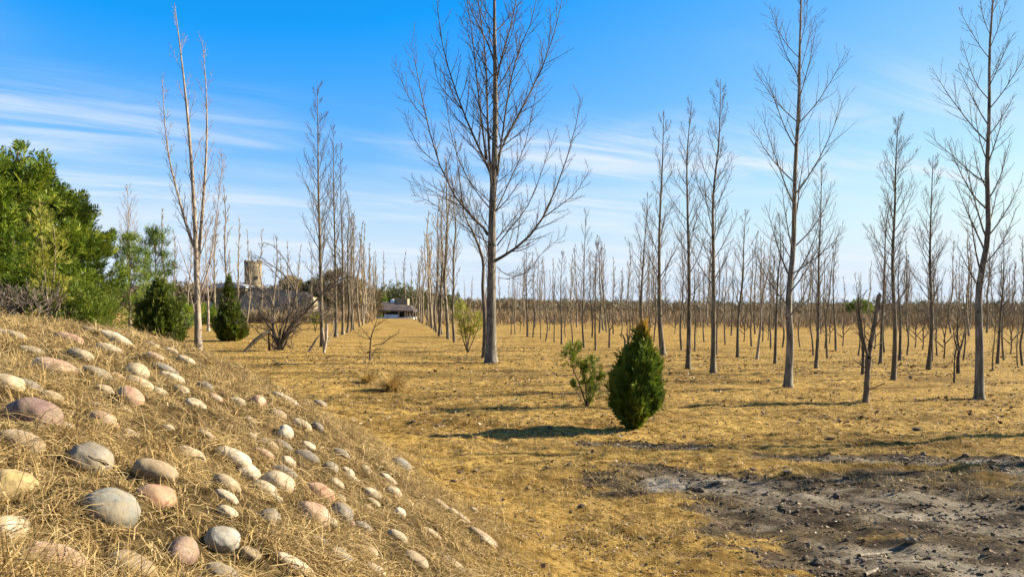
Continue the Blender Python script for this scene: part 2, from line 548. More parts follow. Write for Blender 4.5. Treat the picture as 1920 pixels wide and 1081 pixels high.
M['ground'] = ground_mat()
M['straw'] = noise_mat('dry_grass', [(0.3, (0.26, 0.175, 0.065)), (0.7, (0.44, 0.31, 0.125))], 3, attr='tone', attr_stops=[(0.0, (0.09, 0.052, 0.018)), (0.35, (0.27, 0.17, 0.055)), (0.7, (0.43, 0.295, 0.11)), (1.0, (0.62, 0.47, 0.24))], attr_mix=0.8, rough=0.7, trans=0.2)
M['gold'] = noise_mat('golden_dry_grass', [(0.3, (0.36, 0.22, 0.055)), (0.7, (0.55, 0.37, 0.11))], 1.2, attr='tone', attr_stops=[(0.0, (0.12, 0.07, 0.02)), (0.35, (0.37, 0.23, 0.06)), (1.0, (0.63, 0.44, 0.16))], attr_mix=0.75, rough=0.7, trans=0.2)
M['litter'] = noise_mat('leaf_litter', [(0.3, (0.09, 0.055, 0.03)), (0.7, (0.4, 0.3, 0.17))], 2, attr='tone', attr_stops=[(0.0, (0.05, 0.032, 0.02)), (0.55, (0.22, 0.14, 0.07)), (0.86, (0.50, 0.39, 0.24)), (1.0, (0.75, 0.68, 0.56))], attr_mix=0.92)
M['clod'] = noise_mat('soil_clod', [(0.3, (0.035, 0.025, 0.016)), (0.7, (0.14, 0.10, 0.062))], 12, bump=0.6, attr='tone', attr_stops=[(0.0, (0.04, 0.028, 0.017)), (0.7, (0.13, 0.095, 0.06)), (1.0, (0.36, 0.29, 0.2))], attr_mix=0.5)

# ------------------------------------------------------------------ the ground: one sheet to the horizon
def graded(lo_far, lo, hi, hi_far, step, g=1.12):
    a = list(np.arange(lo, hi, step))
    s = step; x = hi
    while x < hi_far:
        a.append(x); s *= g; x += s
    a.append(hi_far)
    s = step; x = lo; b = []
    while x > lo_far:
        s *= g; x -= s; b.append(max(x, lo_far))
    return np.array(sorted(set(b + a)))


def build_ground():
    gx = graded(-5000, -5.5, 7.0, 5000, 0.055)
    gy = graded(-300, 0.6, 13.0, 6000, 0.055)
    X, Y = np.meshgrid(gx, gy)
    Z = terrain(X, Y)
    V = np.stack([X, Y, Z], 2).reshape(-1, 3)
    nx, ny = len(gx), len(gy)
    i = np.arange(nx - 1)[None, :]; j = np.arange(ny - 1)[:, None] * nx
    Q = np.stack([j + i, j + i + 1, j + nx + i + 1, j + nx + i], -1).reshape(-1, 4)
    s = toe_s(X, Y) + 0.5 * (fbm(X * 1.3, Y * 1.3, 3, 4) - 0.5)
    md = np.clip(s / 0.5 + 0.3, 0, 1) * (np.hypot(X, Y) < 45)
    me = new_mesh('ground', V, Q, None, True, {'mound': md.ravel(), 'soil': (soil_mask(X, Y) * (np.hypot(X - 3, Y - 6) < 8)).ravel()})
    tag(obj('ground', me, M['ground']), kind='structure')


build_ground()

# ------------------------------------------------------------------ stones set in the mound
def ico(sub):
    import bmesh
    bm = bmesh.new(); bmesh.ops.create_icosphere(bm, subdivisions=sub, radius=1)
    V = np.array([v.co[:] for v in bm.verts]); T = np.array([[v.index for v in f.verts] for f in bm.faces])
    bm.free(); return V, T


ICO3 = ico(4); ICO2 = ico(2); ICO1 = ico(1)


def stone_mat(name, a, b_, c, spot=0.4):
    m, nt, b = mat_new(name)
    tc = N(nt, 'ShaderNodeTexCoord')
    oi = N(nt, 'ShaderNodeObjectInfo')
    n = N(nt, 'ShaderNodeTexNoise', Scale=9.0, Detail=7.0, Roughness=0.6, Distortion=0.8)
    ad = N(nt, 'ShaderNodeVectorMath', operation='ADD')
    nt.links.new(tc.outputs['Object'], ad.inputs[0]); nt.links.new(oi.outputs['Random'], ad.inputs[1])
    nt.links.new(ad.outputs[0], n.inputs['Vector'])
    col = col_ramp(nt, n.outputs['Fac'], [(0.33, a), (0.52, b_), (0.70, c)])
    n2 = N(nt, 'ShaderNodeTexNoise', Scale=70.0, Detail=4.0)
    nt.links.new(ad.outputs[0], n2.inputs['Vector'])
    sp = col_ramp(nt, n2.outputs['Fac'], [(0.34, (0.45, 0.42, 0.38)), (0.46, (1, 1, 1))])
    col = mixc(nt, spot, col, mixc(nt, 1.0, col, sp, 'MULTIPLY'))
    n3 = N(nt, 'ShaderNodeTexNoise', Scale=16.0, Detail=8.0, Roughness=0.7)
    nt.links.new(ad.outputs[0], n3.inputs['Vector'])
    dirt = col_ramp(nt, n3.outputs['Fac'], [(0.46, (0, 0, 0)), (0.63, (0.72, 0.72, 0.72))])
    col = mixc(nt, dirt, col, (0.20, 0.15, 0.085))
    col = mixc(nt, 1.0, col, (0.84, 0.82, 0.76), 'MULTIPLY')
    nt.links.new(col, b.inputs['Base Color'])
    b.inputs['Roughness'].default_value = 0.75
    b.inputs['Specular IOR Level'].default_value = 0.3
    bp = N(nt, 'ShaderNodeBump', Strength=0.35, Distance=0.008)
    nt.links.new(n2.outputs['Fac'], bp.inputs['Height']); nt.links.new(bp.outputs[0], b.inputs['Normal'])
    return m


SM = {
    'purple': stone_mat('purple_brown_stone', (0.104, 0.056, 0.053), (0.208, 0.126, 0.099), (0.336, 0.237, 0.178)),
    'pink': stone_mat('pink_stone', (0.288, 0.148, 0.106), (0.416, 0.259, 0.178), (0.528, 0.400, 0.297)),
    'red': stone_mat('reddish_stone', (0.272, 0.126, 0.073), (0.368, 0.200, 0.119), (0.448, 0.281, 0.178)),
    'cream': stone_mat('cream_stone', (0.304, 0.229, 0.139), (0.432, 0.340, 0.224), (0.544, 0.451, 0.323)),
    'white': stone_mat('whitish_stone', (0.368, 0.296, 0.205), (0.480, 0.400, 0.290), (0.592, 0.511, 0.396)),
    'yellow': stone_mat('yellow_stone', (0.288, 0.192, 0.059), (0.400, 0.289, 0.119), (0.464, 0.370, 0.205)),
    'tan': stone_mat('tan_stone', (0.200, 0.141, 0.079), (0.304, 0.222, 0.132), (0.400, 0.311, 0.205)),
    'grey': stone_mat('grey_stone', (0.136, 0.115, 0.089), (0.216, 0.185, 0.145), (0.320, 0.274, 0.218)),
    'pale': stone_mat('pale_grey_stone', (0.24, 0.22, 0.18), (0.36, 0.335, 0.28), (0.46, 0.43, 0.36)),
    'blue': stone_mat('blue_grey_stone', (0.128, 0.122, 0.102), (0.208, 0.196, 0.162), (0.304, 0.277, 0.224)),
}
M['crack'] = plain('crack_shadow_dirt', (0.03, 0.022, 0.018))
STONES = []          # (x, y, radius) footprints, so that grass keeps off them

G_ST = 'rounded stones set in the grassy mound'


def deform(V, rng, amt):
    f = rng.normal(0, 1, (6, 3)) * 1.6; ph = rng.random(6) * 6.28
    d = sum(np.sin(V @ f[k] + ph[k]) for k in range(6)) / 6
    f2 = rng.normal(0, 1, (6, 3)) * 4.5
    d2 = sum(np.sin(V @ f2[k] + ph[k]) for k in range(6)) / 6
    return V * (1 + amt * d + amt * 0.42 * d2)[:, None]


def stone(px, py, hw, hh, ang, kind, label, seed, bury=0.15, group=G_ST, name='stone'):
    """ang: tilt of the long axis in the picture, degrees clockwise"""
    p = hit(px, py + hh * 0.35)
    d = p[1]
    rng = np.random.default_rng(seed + 100)
    e = 0.15
    n = norm(np.array([-(terrain(p[0] + e, d) - terrain(p[0] - e, d)) / (2 * e), -(terrain(p[0], d + e) - terrain(p[0], d - e)) / (2 * e), 1.0]))
    a = hw * d / F; h = hh * d / F
    an = math.radians(ang)
    an = an * 1.15
    u = np.array([math.cos(an), 0.1 * math.sin(an), -math.sin(an)])
    u = norm(u - n * (u @ n) * 0.5)
    v = norm(np.cross(n, u)); w = np.cross(u, v)
    V = deform(ICO3[0], rng, 0.19)
    # pebbles are flattened, slightly squared ovals
    V = np.sign(V) * np.abs(V) ** 0.94
    V = V * np.array([a * 1.02, h * 1.2, h * 0.90])
    V = V[:, 0:1] * u + V[:, 1:2] * v + V[:, 2:3] * w
    o = obj(name, new_mesh(name, V, None, ICO3[1]), SM[kind])
    o.location = p + n * h * (0.24 - bury + (0.3 if hw > 60 else 0.16 if px < 110 and hw > 35 else 0.03 if hw > 30 else 0.0))
    tag(o, label, 'stone', group)
    STONES.append((p[0], p[1], 0.5 * (a + h) * 1.0, a, h * 1.2, u, v, o.location.copy()))
    return o


BIG = [
    (60, 777, 47, 35, 12, 'purple', 'large purple brown rounded stone at the left edge of the mound'),
    (103, 692, 40, 22, 22, 'pink', 'smooth pale pink oval stone high on the left of the mound'),
    (180, 699, 30, 16, 25, 'grey', 'grey and white oval stone just right of the pale pink stone'),
    (256, 693, 23, 19, 38, 'cream', 'bright cream egg shaped stone standing out of the upper mound grass'),
    (216, 634, 33, 13, 22, 'white', 'long whitish stone nearest the crest of the mound'),
    (206, 655, 30, 13, 25, 'cream', 'long cream stone just below the whitish stone at the crest'),
    (38, 830, 43, 24, 18, 'tan', 'yellowish tan oval stone below the purple brown stone'),
    (18, 915, 40, 38, 35, 'yellow', 'big yellow stone cut by the left edge of the photo'),
    (10, 998, 38, 32, 25, 'cream', 'cream stone low at the left edge under the big yellow stone'),
    (90, 1064, 76, 38, 10, 'pink', 'biggest pink stone in the bottom left corner'),
    (168, 858, 39, 33, 30, 'grey', 'dark grey stone split by a black crack'),
    (203, 950, 51, 47, 30, 'blue', 'biggest blue grey stone low on the mound'),
    (294, 882, 44, 24, 28, 'tan', 'long tan stone just above the reddish brown stone'),
    (287, 933, 38, 32, 25, 'red', 'reddish brown rounded stone right of the biggest blue grey stone'),
    (245, 1060, 48, 30, 22, 'tan', 'grey tan stone at the bottom edge beside the biggest pink stone'),
    (338, 1034, 27, 32, 50, 'purple', 'brownish upright stone at the bottom left of the pale round one'),
    (415, 1012, 36, 26, 8, 'pale', 'pale grey round stone standing alone at the bottom of the mound'),
    (357, 852, 30, 15, 25, 'cream', 'small cream stone between the cracked grey one and the white pair'),
    (437, 855, 36, 18, 20, 'white', 'whitish oval stone topmost of the tight middle cluster'),
    (465, 884, 27, 17, 25, 'white', 'whitish stone touching the underside of the topmost cluster stone'),
    (425, 906, 27, 18, 35, 'tan', 'tan stone half under grass left of the middle cluster'),
    (520, 901, 31, 23, 30, 'cream', 'large cream stone in the middle of the cluster'),
    (533, 884, 26, 14, 15, 'grey', 'flat grey stone resting behind the large cream stone'),
    (498, 913, 24, 15, 25, 'cream', 'small cream stone at the left of the large cream cluster stone'),
    (599, 922, 29, 22, 30, 'red', 'red pink stone above the pale pink one near the mound foot'),
    (588, 963, 33, 26, 30, 'pink', 'pale pink stone in front of the red pink one near the mound foot'),
    (638, 958, 25, 20, 30, 'grey', 'dark grey stone right of the two pink ones'),
    (503, 967, 20, 20, 30, 'grey', 'grey stone half sunk in grass below the middle cluster'),
    (748, 870, 20, 16, 25, 'blue', 'lone blue grey stone at the foot of the mound'),
    (575, 855, 25, 14, 28, 'grey', 'grey flat stone above the red pink stone'),
    (502, 833, 25, 13, 35, 'tan', 'tan grey stone with a dark left side above the middle cluster'),
    (195, 786, 26, 17, 35, 'pink', 'dull pink stone between the purple one and the upper rows'),
    (245, 741, 26, 18, 38, 'pink', 'pinkish cream stone below the bright cream egg shaped one'),
    (535, 809, 15, 17, 40, 'white', 'bright white stone on the right flank of the mound'),
    (735, 922, 16, 14, 30, 'cream', 'small cream stone below the lone blue grey one'),
]
for k, b in enumerate(BIG):
    o = stone(*b, seed=k, bury=0.12)
    if 'crack' in b[6]:
        # the crack across the stone is a dark groove lying on its surface
        V = np.array([v.co[:] for v in o.data.vertices])
        mbc = MB()
        r = norm(-np.array(ray(b[0], b[1])))
        pts = []
        for t in np.linspace(-0.15, 0.88, 9):
            tgt = np.array([t * b[2], 6 - 0.15 * b[3] + t * 0.42 * b[3] + 2.0 * math.sin(t * 9), 0]) / F * np.array(o.location)[1]
            dirv = np.array([tgt[0], 0, -tgt[1] + 0.22 * b[3] / F * np.array(o.location)[1]])
            i = np.argmax(-(np.linalg.norm(np.cross(V - dirv, r), axis=1)) - 10 * ((V @ r) < 0))
            pts.append(V[i] + r * 0.0)
        pts = np.array(pts); pts = (pts + np.vstack([pts[:1], pts[:-1]]) + np.vstack([pts[1:], pts[-1:]])) / 3
        mbc.tube(pts, np.array([.001, .002, .003, .0035, .004, .004, .005, .005, .003]), 6)
        mbc.build('crack', M['crack'], o)
SMALL_UP = [(260, 716, 28, 14, 30), (325, 707, 25, 11, 28), (340, 729, 16, 9, 30), (366, 758, 20, 14, 35), (310, 690, 27, 10, 25), (290, 666, 18, 8, 25),
            (350, 674, 17, 8, 28), (322, 656, 14, 7, 25), (20, 625, 32, 9, 12), (95, 743, 24, 16, 25), (14, 715, 30, 20, 10), (52, 720, 26, 13, 25),
            (130, 633, 28, 12, 22), (152, 662, 24, 11, 25), (235, 770, 22, 9, 32), (285, 645, 14, 7, 20), (170, 617, 22, 6, 14), (60, 655, 24, 9, 18),
            (385, 722, 15, 8, 30), (405, 745, 14, 8, 32), (300, 735, 18, 9, 32)]
SMALL_DN = [(540, 866, 15, 12, 30), (620, 874, 15, 12, 35), (650, 884, 15, 11, 35), (684, 881, 11, 12, 40), (566, 796, 18, 11, 30), (519, 776, 16, 12, 20),
            (483, 750, 13, 15, 40), (536, 748, 30, 9, 28), (600, 756, 14, 9, 28), (447, 752, 16, 9, 25), (423, 930, 24, 12, 30), (426, 958, 22, 13, 30),
            (635, 932, 15, 9, 25), (495, 849, 20, 10, 32), (470, 788, 15, 9, 30), (595, 800, 12, 9, 30), (660, 898, 20, 8, 30), (630, 905, 16, 10, 30),
            (578, 835, 14, 9, 30)]
_r = np.random.default_rng(71)
for _k in range(46):
    _x = _r.uniform(470, 760); _y = 770 + (_x - 470) * 0.42 + _r.uniform(-15, 150)
    if min(math.hypot(_x - q[0], (_y - q[1]) * 1.3) for q in BIG + SMALL_DN) > 27:
        SMALL_DN.append((_x, _y, _r.uniform(9, 20), _r.uniform(7, 12), _r.uniform(20, 42)))
for _k in range(30):
    _x = _r.uniform(20, 430); _y = 640 + _x * 0.22 + _r.uniform(0, 130)
    if min(math.hypot(_x - q[0], (_y - q[1]) * 1.3) for q in BIG + SMALL_UP) > 34:
        SMALL_UP.append((_x, _y, _r.uniform(12, 22), _r.uniform(7, 11), _r.uniform(18, 36)))
FOOT = [(906, 1004, 32, 10, 42), (865, 968, 28, 9, 42), (692, 1030, 17, 14, 30), (640, 1042, 26, 15, 30), (556, 1057, 42, 13, 32), (780, 1046, 26, 16, 30),
        (745, 1002, 22, 12, 35), (830, 946, 24, 9, 38), (682, 985, 20, 11, 30), (915, 1015, 18, 10, 40), (812, 1000, 20, 9, 35), (705, 1066, 24, 13, 30), (850, 1055, 26, 12, 38),
        (420, 1070, 36, 16, 28), (890, 955, 10, 7, 20), (765, 940, 14, 8, 30), (700, 940, 16, 8, 30), (470, 1040, 22, 12, 25), (600, 1012, 20, 10, 35)]
kk = ['cream', 'white', 'tan', 'cream', 'grey', 'pink', 'cream']
for k, s in enumerate(SMALL_UP):
    stone(*s, kk[k % 7], 'small pale stone half buried in straw on the upper mound', 200 + k, 0.2)
for k, s in enumerate(SMALL_DN):
    stone(*s, kk[(k * 3 + 1) % 7], 'small stone on the right flank of the mound above its foot', 300 + k, 0.12)
for k, s in enumerate(FOOT):
    stone(*s, ['tan', 'cream', 'tan', 'grey', 'cream'][k % 5], 'mostly buried tan stone along the foot of the mound', 400 + k, 0.3)

# ------------------------------------------------------------------ dry grass, litter and clods (uncountable)
def keep_off_stones(x, y, f=1.0):
    ok = np.ones(len(x), bool)
    for sx, sy, r, a, b, u, v, c in STONES:
        du = (x - sx) * u[0] + (y - sy) * u[1]; dv = (x - sx) * v[0] + (y - sy) * v[1]
        ok &= ((du / (a * 0.95 * f)) ** 2 + (dv / (b * 0.95 * f)) ** 2) > 1
    return ok


def blades(name, x, y, L, width, lean, mat, rng, curl=0.8, S=4, zoff=-0.005, label=None, tone=None, az=None):
    n = len(x)
    z = terrain(x, y) + zoff
    az = rng.random(n) * 2 * np.pi if az is None else az.copy()
    el = lean * (np.pi / 2)                       # 0 = lying, 1 = upright
    P = np.zeros((n, S, 3)); P[:, 0] = np.stack([x, y, z], 1)
    cur_az = az.copy(); cur_el = el.copy()
    for k in range(1, S):
        step = (L / (S - 1))
        P[:, k] = P[:, k - 1] + np.stack([np.cos(cur_az) * np.cos(cur_el), np.sin(cur_az) * np.cos(cur_el), np.sin(cur_el)], 1) * step[:, None]
        cur_az += rng.normal(0, curl, n) * 0.6
        cur_el = cur_el - np.abs(rng.normal(0.25, curl * 0.5, n))
        cur_el = np.maximum(cur_el, -0.5)
    gz = terrain(P[:, 1:, 0].ravel(), P[:, 1:, 1].ravel()).reshape(n, S - 1)
    P[:, 1:, 2] = np.maximum(P[:, 1:, 2], gz + rng.random((n, S - 1)) * 0.02)
    side = norm(np.stack([-np.sin(az), np.cos(az), rng.normal(0, 0.6, n)], 1))
    w = width[:, None] * np.linspace(1, 0.15, S)[None, :]
    A = P + side[:, None, :] * w[:, :, None] / 2; B = P - side[:, None, :] * w[:, :, None] / 2
    V = np.stack([A, B], 2).reshape(-1, 3)
    b0 = np.arange(n)[:, None] * (2 * S) + np.arange(S - 1)[None, :] * 2
    Q = np.stack([b0, b0 + 1, b0 + 3, b0 + 2], -1).reshape(-1, 4)
    if tone is None: tone = rng.random(n)
    me = new_mesh(name, V, Q, None, True, {'tone': np.repeat(tone, 2 * S)})
    return tag(obj(name, me, mat), label, kind='stuff')


def build_grass():
    rng = np.random.default_rng(3)
    # --- matted straw over the mound
    def sample(n, y0, y1, pw):
        y = y0 + (y1 - y0) * rng.random(n) ** pw
        x = (rng.random(n) * 1.0 - 0.72) * y * 1.15 - 0.2
        return x, y
    cx, cy = sample(9000, 1.3, 9, 1.25)
    ci = rng.integers(0, len(cx), 210000)
    oa = rng.random(len(ci)) * 6.283; orr = np.abs(rng.normal(0, 0.045, len(ci)))
    loose = rng.random(len(ci)) < 0.42
    x0, y0 = sample(len(ci), 1.3, 9, 1.25)
    x = np.where(loose, x0, cx[ci] + orr * np.cos(oa)); y = np.where(loose, y0, cy[ci] + orr * np.sin(oa))
    comb_az = -0.7 + 1.2 * (fbm(x * 1.2, y * 1.2, 2, 61) - .5) * 4
    az_ = np.where(loose, comb_az + rng.normal(0, .9, len(ci)), oa + rng.normal(0, .6, len(ci)))
    tn = np.clip(np.where(loose, 0.5, 0.25 + 0.5 * _tab[ci % 256, (ci // 256) % 256]) + rng.normal(0, .2, len(ci)), 0, 1)
    s = toe_s(x, y) + 0.5 * (fbm(x * 1.3, y * 1.3, 3, 4) - 0.5)
    cl = fbm(x * 5, y * 5, 3, 14)
    k = (s > 0.0 + 0.5 * rng.random(len(x)) - 0.3) & (rng.random(len(x)) < np.clip((cl - 0.32) * 3.6, 0.26, 1)) & keep_off_stones(x, y, 0.90)
    x, y, cl, az_, tn, loose = x[k], y[k], cl[k], az_[k], tn[k], loose[k]
    n = len(x)
    L = rng.uniform(0.05, 0.16, n) * np.clip(2.4 * cl - .1, .5, 1.5); lean = np.clip(np.where(loose, rng.gamma(1.5, 0.12, n), rng.gamma(2.6, 0.17, n)), 0.02, 0.95)
    L = L * np.where(keep_off_stones(x, y, 1.45), 1.0, 0.6)
    blades('straw_grass', x, y, L, rng.uniform(0.0018, 0.0042, n) * np.clip(y / 3.5, 1, 2), lean, M['straw'], rng, 0.85, 5, label='matted dry straw grass over the stony mound', tone=tn, az=az_)
    x, y = sample(26000, 8, 17, 1.0)
    s = toe_s(x, y)
    k = (s > 0) & keep_off_stones(x, y, 1.0); x, y = x[k], y[k]; n = len(x)
    blades('straw_grass', x, y, rng.uniform(0.06, 0.16, n), rng.uniform(0.004, 0.008, n), np.clip(rng.gamma(1.6, 0.18, n), 0.02, 0.95), M['straw'], rng, 0.8, 4, label='matted dry straw grass at the back of the mound')
    # --- short golden grass over the field
    def field(n, y0, y1, wmul, lmul, nm):
        y = y0 + (y1 - y0) * rng.random(n) ** 0.9
        x = (rng.random(n) * 2 - 1) * (y * 0.75 + 0.5)
        k = (toe_s(x, y) < 0.25 + 0.4 * rng.random(n))
        sm = soil_mask(x, y) * (np.hypot(x - 3, y - 6) < 8)
        pat = fbm(x * 0.9, y * 1.5, 4, 31)
        k &= (rng.random(n) > sm * 1.0) & (rng.random(n) < np.clip((pat - 0.28) * 4, 0.12, 1)) & keep_off_stones(x, y, 1.0)
        x, y, pat = x[k], y[k], pat[k]; n = len(x)
        L = rng.uniform(0.025, 0.075, n) * lmul * np.clip(pat * 2, 0.6, 1.4)
        blades('dry_grass', x, y, L, rng.uniform(0.002, 0.0045, n) * wmul, np.clip(rng.gamma(2.0, 0.17, n), 0.02, 1.0), M['gold'], rng, 0.6, 3, label=nm, tone=np.clip(rng.normal(0.5, 0.27, n), 0, 1))
    field(110000, 3.3, 9, 1.2, 1.15, 'short golden dry grass on the near field')
    field(90000, 9, 20, 2.0, 1.25, 'short golden dry grass on the middle field')
    field(60000, 20, 48, 5.0, 1.6, 'short golden dry grass on the far field')
    # --- fallen leaves and straw bits
    n = 60000
    y = 3.3 + 28 * rng.random(n) ** 1.5; x = (rng.random(n) * 2 - 1) * (y * 0.75 + 0.5)
    pat = fbm(x * 0.8, y * 1.3, 4, 51)
    sm0 = soil_mask(x, y) * (np.hypot(x - 3, y - 6) < 8)
    k = (toe_s(x, y) < 0.3) & (rng.random(n) < np.clip((pat - 0.35) * 3 + 0.9 * sm0, 0.06, 1)) & (rng.random(n) > 0.0 * sm0); x, y = x[k], y[k]; n = len(x)
    sz = np.minimum(rng.lognormal(-4.35, 0.42, n), .03) * np.clip(y / 7.5, 0.85, 2.4)
    c = np.stack([x, y, terrain(x, y) + 0.012 + 0.3 * sz], 1)
    u = norm(np.stack([rng.normal(size=n), rng.normal(size=n), rng.normal(size=n) * 0.35], 1))
    v = norm(np.cross(u, norm(np.stack([rng.normal(size=n) * 0.5, rng.normal(size=n) * 0.5, np.ones(n)], 1))))
    w = np.cross(u, v)
    asp = rng.uniform(0.25, 0.8, n)[:, None]
    sz = sz[:, None]
    V = np.stack([c - u * sz, c + v * sz * asp + w * sz * 0.25, c + u * sz, c - v * sz * asp + w * sz * 0.25], 1).reshape(-1, 3)
    T = np.arange(n)[:, None] * 4 + np.array([[0, 1, 3, 1, 2, 3]])
    tone = np.clip(rng.normal(0.36, 0.22, n), 0, 0.92)
    tag(obj('leaf_litter', new_mesh('leaf_litter', V, None, T.reshape(-1, 3), False, {'tone': np.repeat(tone, 4)}), M['litter']), 'fallen leaves and straw bits scattered over the ground', kind='stuff')
    # --- clods on the burnt soil and small stony crumbs over the field
    n = 16000
    x = rng.uniform(-2, 9, n); y = rng.uniform(3.6, 11, n)
    sm = soil_mask(x, y)
    rid = fbm(x * 2.2, y * 3.5, 3, 77)
    k = (rng.random(n) < sm * np.clip((rid - 0.35) * 4, 0.05, 1) + 0.03) & (toe_s(x, y) < 0); x, y = x[k], y[k]; n = len(x)
    r = np.clip(rng.lognormal(-4.85, 0.6, n), 0.003, 0.05)
    V0, T0 = ICO2
    big = V0[None] * (1 + 0.17 * rng.normal(size=(n, len(V0), 1))) * r[:, None, None] * np.stack([rng.uniform(.8, 1.7, n), rng.uniform(.7, 1.3, n), rng.uniform(.45, .9, n)], 1)[:, None, :]
    big = big + np.stack([x, y, terrain(x, y) + r * 0.25], 1)[:, None, :]
    T = (np.arange(n)[:, None, None] * len(V0) + T0[None]).reshape(-1, 3)
    tag(obj('soil_clods', new_mesh('soil_clods', big.reshape(-1, 3), None, T, False, {'tone': np.repeat(rng.random(n), len(V0))}), M['clod']), 'dark crumbly soil clods on the bare burnt patch', kind='stuff')


build_grass()

# ------------------------------------------------------------------ bare trees
def polyline(rng, p, d, L, S, up, wob):
    pts = [np.array(p, float)]; d = norm(np.array(d, float))
    for k in range(S - 1):
        d = norm(d + np.array([0, 0, up]) / (S - 1) + rng.normal(0, wob, 3) / math.sqrt(S))
        pts.append(pts[-1] + d * L / (S - 1))
    return np.array(pts)


def along(P, t):
    k = t * (len(P) - 1); i = min(int(k), len(P) - 2); f = k - i
    return P[i] * (1 - f) + P[i + 1] * f, norm(P[i + 1] - P[i])


def perp(rng, d):
    v = rng.normal(size=3); v -= d * (v @ d)
    return norm(v)


class Tree:
    def __init__(s, seed): s.rng = np.random.default_rng(seed); s.lv = {0: [], 1: [], 2: [], 3: []}

    def stem(s, pts, r0, r1, lvl=0, pw=1.0, flare=False):
        P = np.asarray(pts, float)
        S = {0: 22, 1: 9, 2: 6, 3: 4}[lvl]
        t = np.linspace(0, 1, len(P)); tt = np.linspace(0, 1, S)
        if lvl == 0: tt = tt ** 1.25
        if len(P) != S or lvl == 0:
            P = smooth_interp(t, P, tt)
        R = r0 + (r1 - r0) * tt ** pw
        if flare: R = R * (1 + 0.55 * np.exp(-tt * 60) + 0.12 * np.exp(-tt * 12))
        s.lv[lvl].append((P, R))
        return P, R

    def twigs(s, P, R, n, Lf, ang, up, lvl, t0=0.15, t1=1.0, rmin=0.003, rf=0.6, wob=0.16, Lmin=0.15, prof=None, flat=False):
        rng = s.rng; out = []
        L0 = np.linalg.norm(np.diff(P, axis=0), axis=1).sum()
        tt = np.linspace(0, 1, len(R))
        ga = rng.random() * 6.28
        for k in range(n):
            t = t0 + (t1 - t0) * (k + rng.random()) / n
            p, d = along_t(P, tt, t)
            r = np.interp(t, tt, R)
            ga += 2.4 + rng.normal(0, 0.5)
            a0 = np.cross(d, [0.3, 0.2, 0.9]); a0 = norm(a0) if np.linalg.norm(a0) > 1e-3 else np.array([1., 0, 0])
            b0 = np.cross(d, a0)
            side = a0 * math.cos(ga) + b0 * math.sin(ga)
            an = math.radians(ang * rng.uniform(0.75, 1.25))
            dd = d * math.cos(an) + side * math.sin(an)
            f = prof(t) if prof else (1.1 - 0.75 * t)
            L = max(Lmin, L0 * Lf * f * rng.uniform(0.55, 1.3))
            S = {1: 9, 2: 6, 3: 4}[lvl]
            Q = polyline(rng, p, dd, L, S, up, wob)
            r0 = max(rmin * 1.2, min(r * rf, L * 0.0095 + rmin))
            out.append(s.stem(Q, r0, rmin * 0.8, lvl))
        return out

    def meshes(s, nm, lv, sides, rscale=1.0):
        mb = MB()
        for l in lv:
            if not s.lv[l]: continue
            if l == 0:
                for P, R in s.lv[0]:
                    V, Q = tubes(P[None], R[None], sides[0]); mb.add(V, Q)
            else:
                V, Q = tubes(np.array([p for p, r in s.lv[l]]), np.array([r for p, r in s.lv[l]]) * rscale, sides[l]); mb.add(V, Q)
        return mb.mesh(nm)


def along_t(P, tt, t):
    i = min(max(int(np.searchsorted(tt, t) - 1), 0), len(P) - 2)
    f = (t - tt[i]) / (tt[i + 1] - tt[i])
    return P[i] * (1 - f) + P[i + 1] * f, norm(P[i + 1] - P[i])


def smooth_interp(t, P, tt):
    # Catmull-Rom through the given points
    n = len(P)
    if n < 3: return np.stack([np.interp(tt, t, P[:, k]) for k in range(3)], 1)
    out = []
    for x in tt:
        i = min(max(int(np.searchsorted(t, x) - 1), 0), n - 2); f = (x - t[i]) / (t[i + 1] - t[i])
        p0, p1, p2, p3 = P[max(i - 1, 0)], P[i], P[i + 1], P[min(i + 2, n - 1)]
        out.append(0.5 * (2 * p1 + (p2 - p0) * f + (2 * p0 - 5 * p1 + 4 * p2 - p3) * f * f + (3 * p1 - p0 - 3 * p2 + p3) * f ** 3))
    return np.array(out)


SIDES = {0: 10, 1: 6, 2: 4, 3: 3}
BARE = 'bare young poplars of the plantation'


def link_tree(tr, name, label, cat, loc, group, bark, twig, sides=SIDES, rz=0.0):
    o = thing(name, label, cat, loc, rz, group)
    obj('trunk', tr.meshes('trunk', [0], sides), bark, o)
    obj('branches', tr.meshes('branches', [1, 2, 3], sides), twig, o)
    return o


def poplar(seed, trunk, r0, n1=34, first=0.22, L1=0.24, ang=38, up=0.55, n2=7, n3=3, rmin=0.004, rtop=0.006, wob=0.10, topprof=0.75, flare=True):
    tr = Tree(seed)
    P, R = tr.stem(trunk, r0, rtop, 0, 0.85, flare)
    b1 = tr.twigs(P, R, n1, L1, ang, up, 1, first, 0.97, rmin, 0.36, wob, 0.16, prof=lambda t: np.interp((t - first) / (1 - first), [0, .12, .38, .7, 1], [.45, .75, 1.0, .62, 1.05 - topprof]))
    for p, r in b1:
        b2 = tr.twigs(p, r, max(2, int(n2)), 0.40, 34, 0.45, 2, 0.2, 0.95, rmin * 0.8, 0.6, 0.12, 0.08)
        if n3:
            for p2, r2 in b2:
                tr.twigs(p2, r2, n3, 0.5, 28, 0.4, 3, 0.2, 0.9, rmin * 0.6, 0.8, 0.08, 0.06)
    return tr


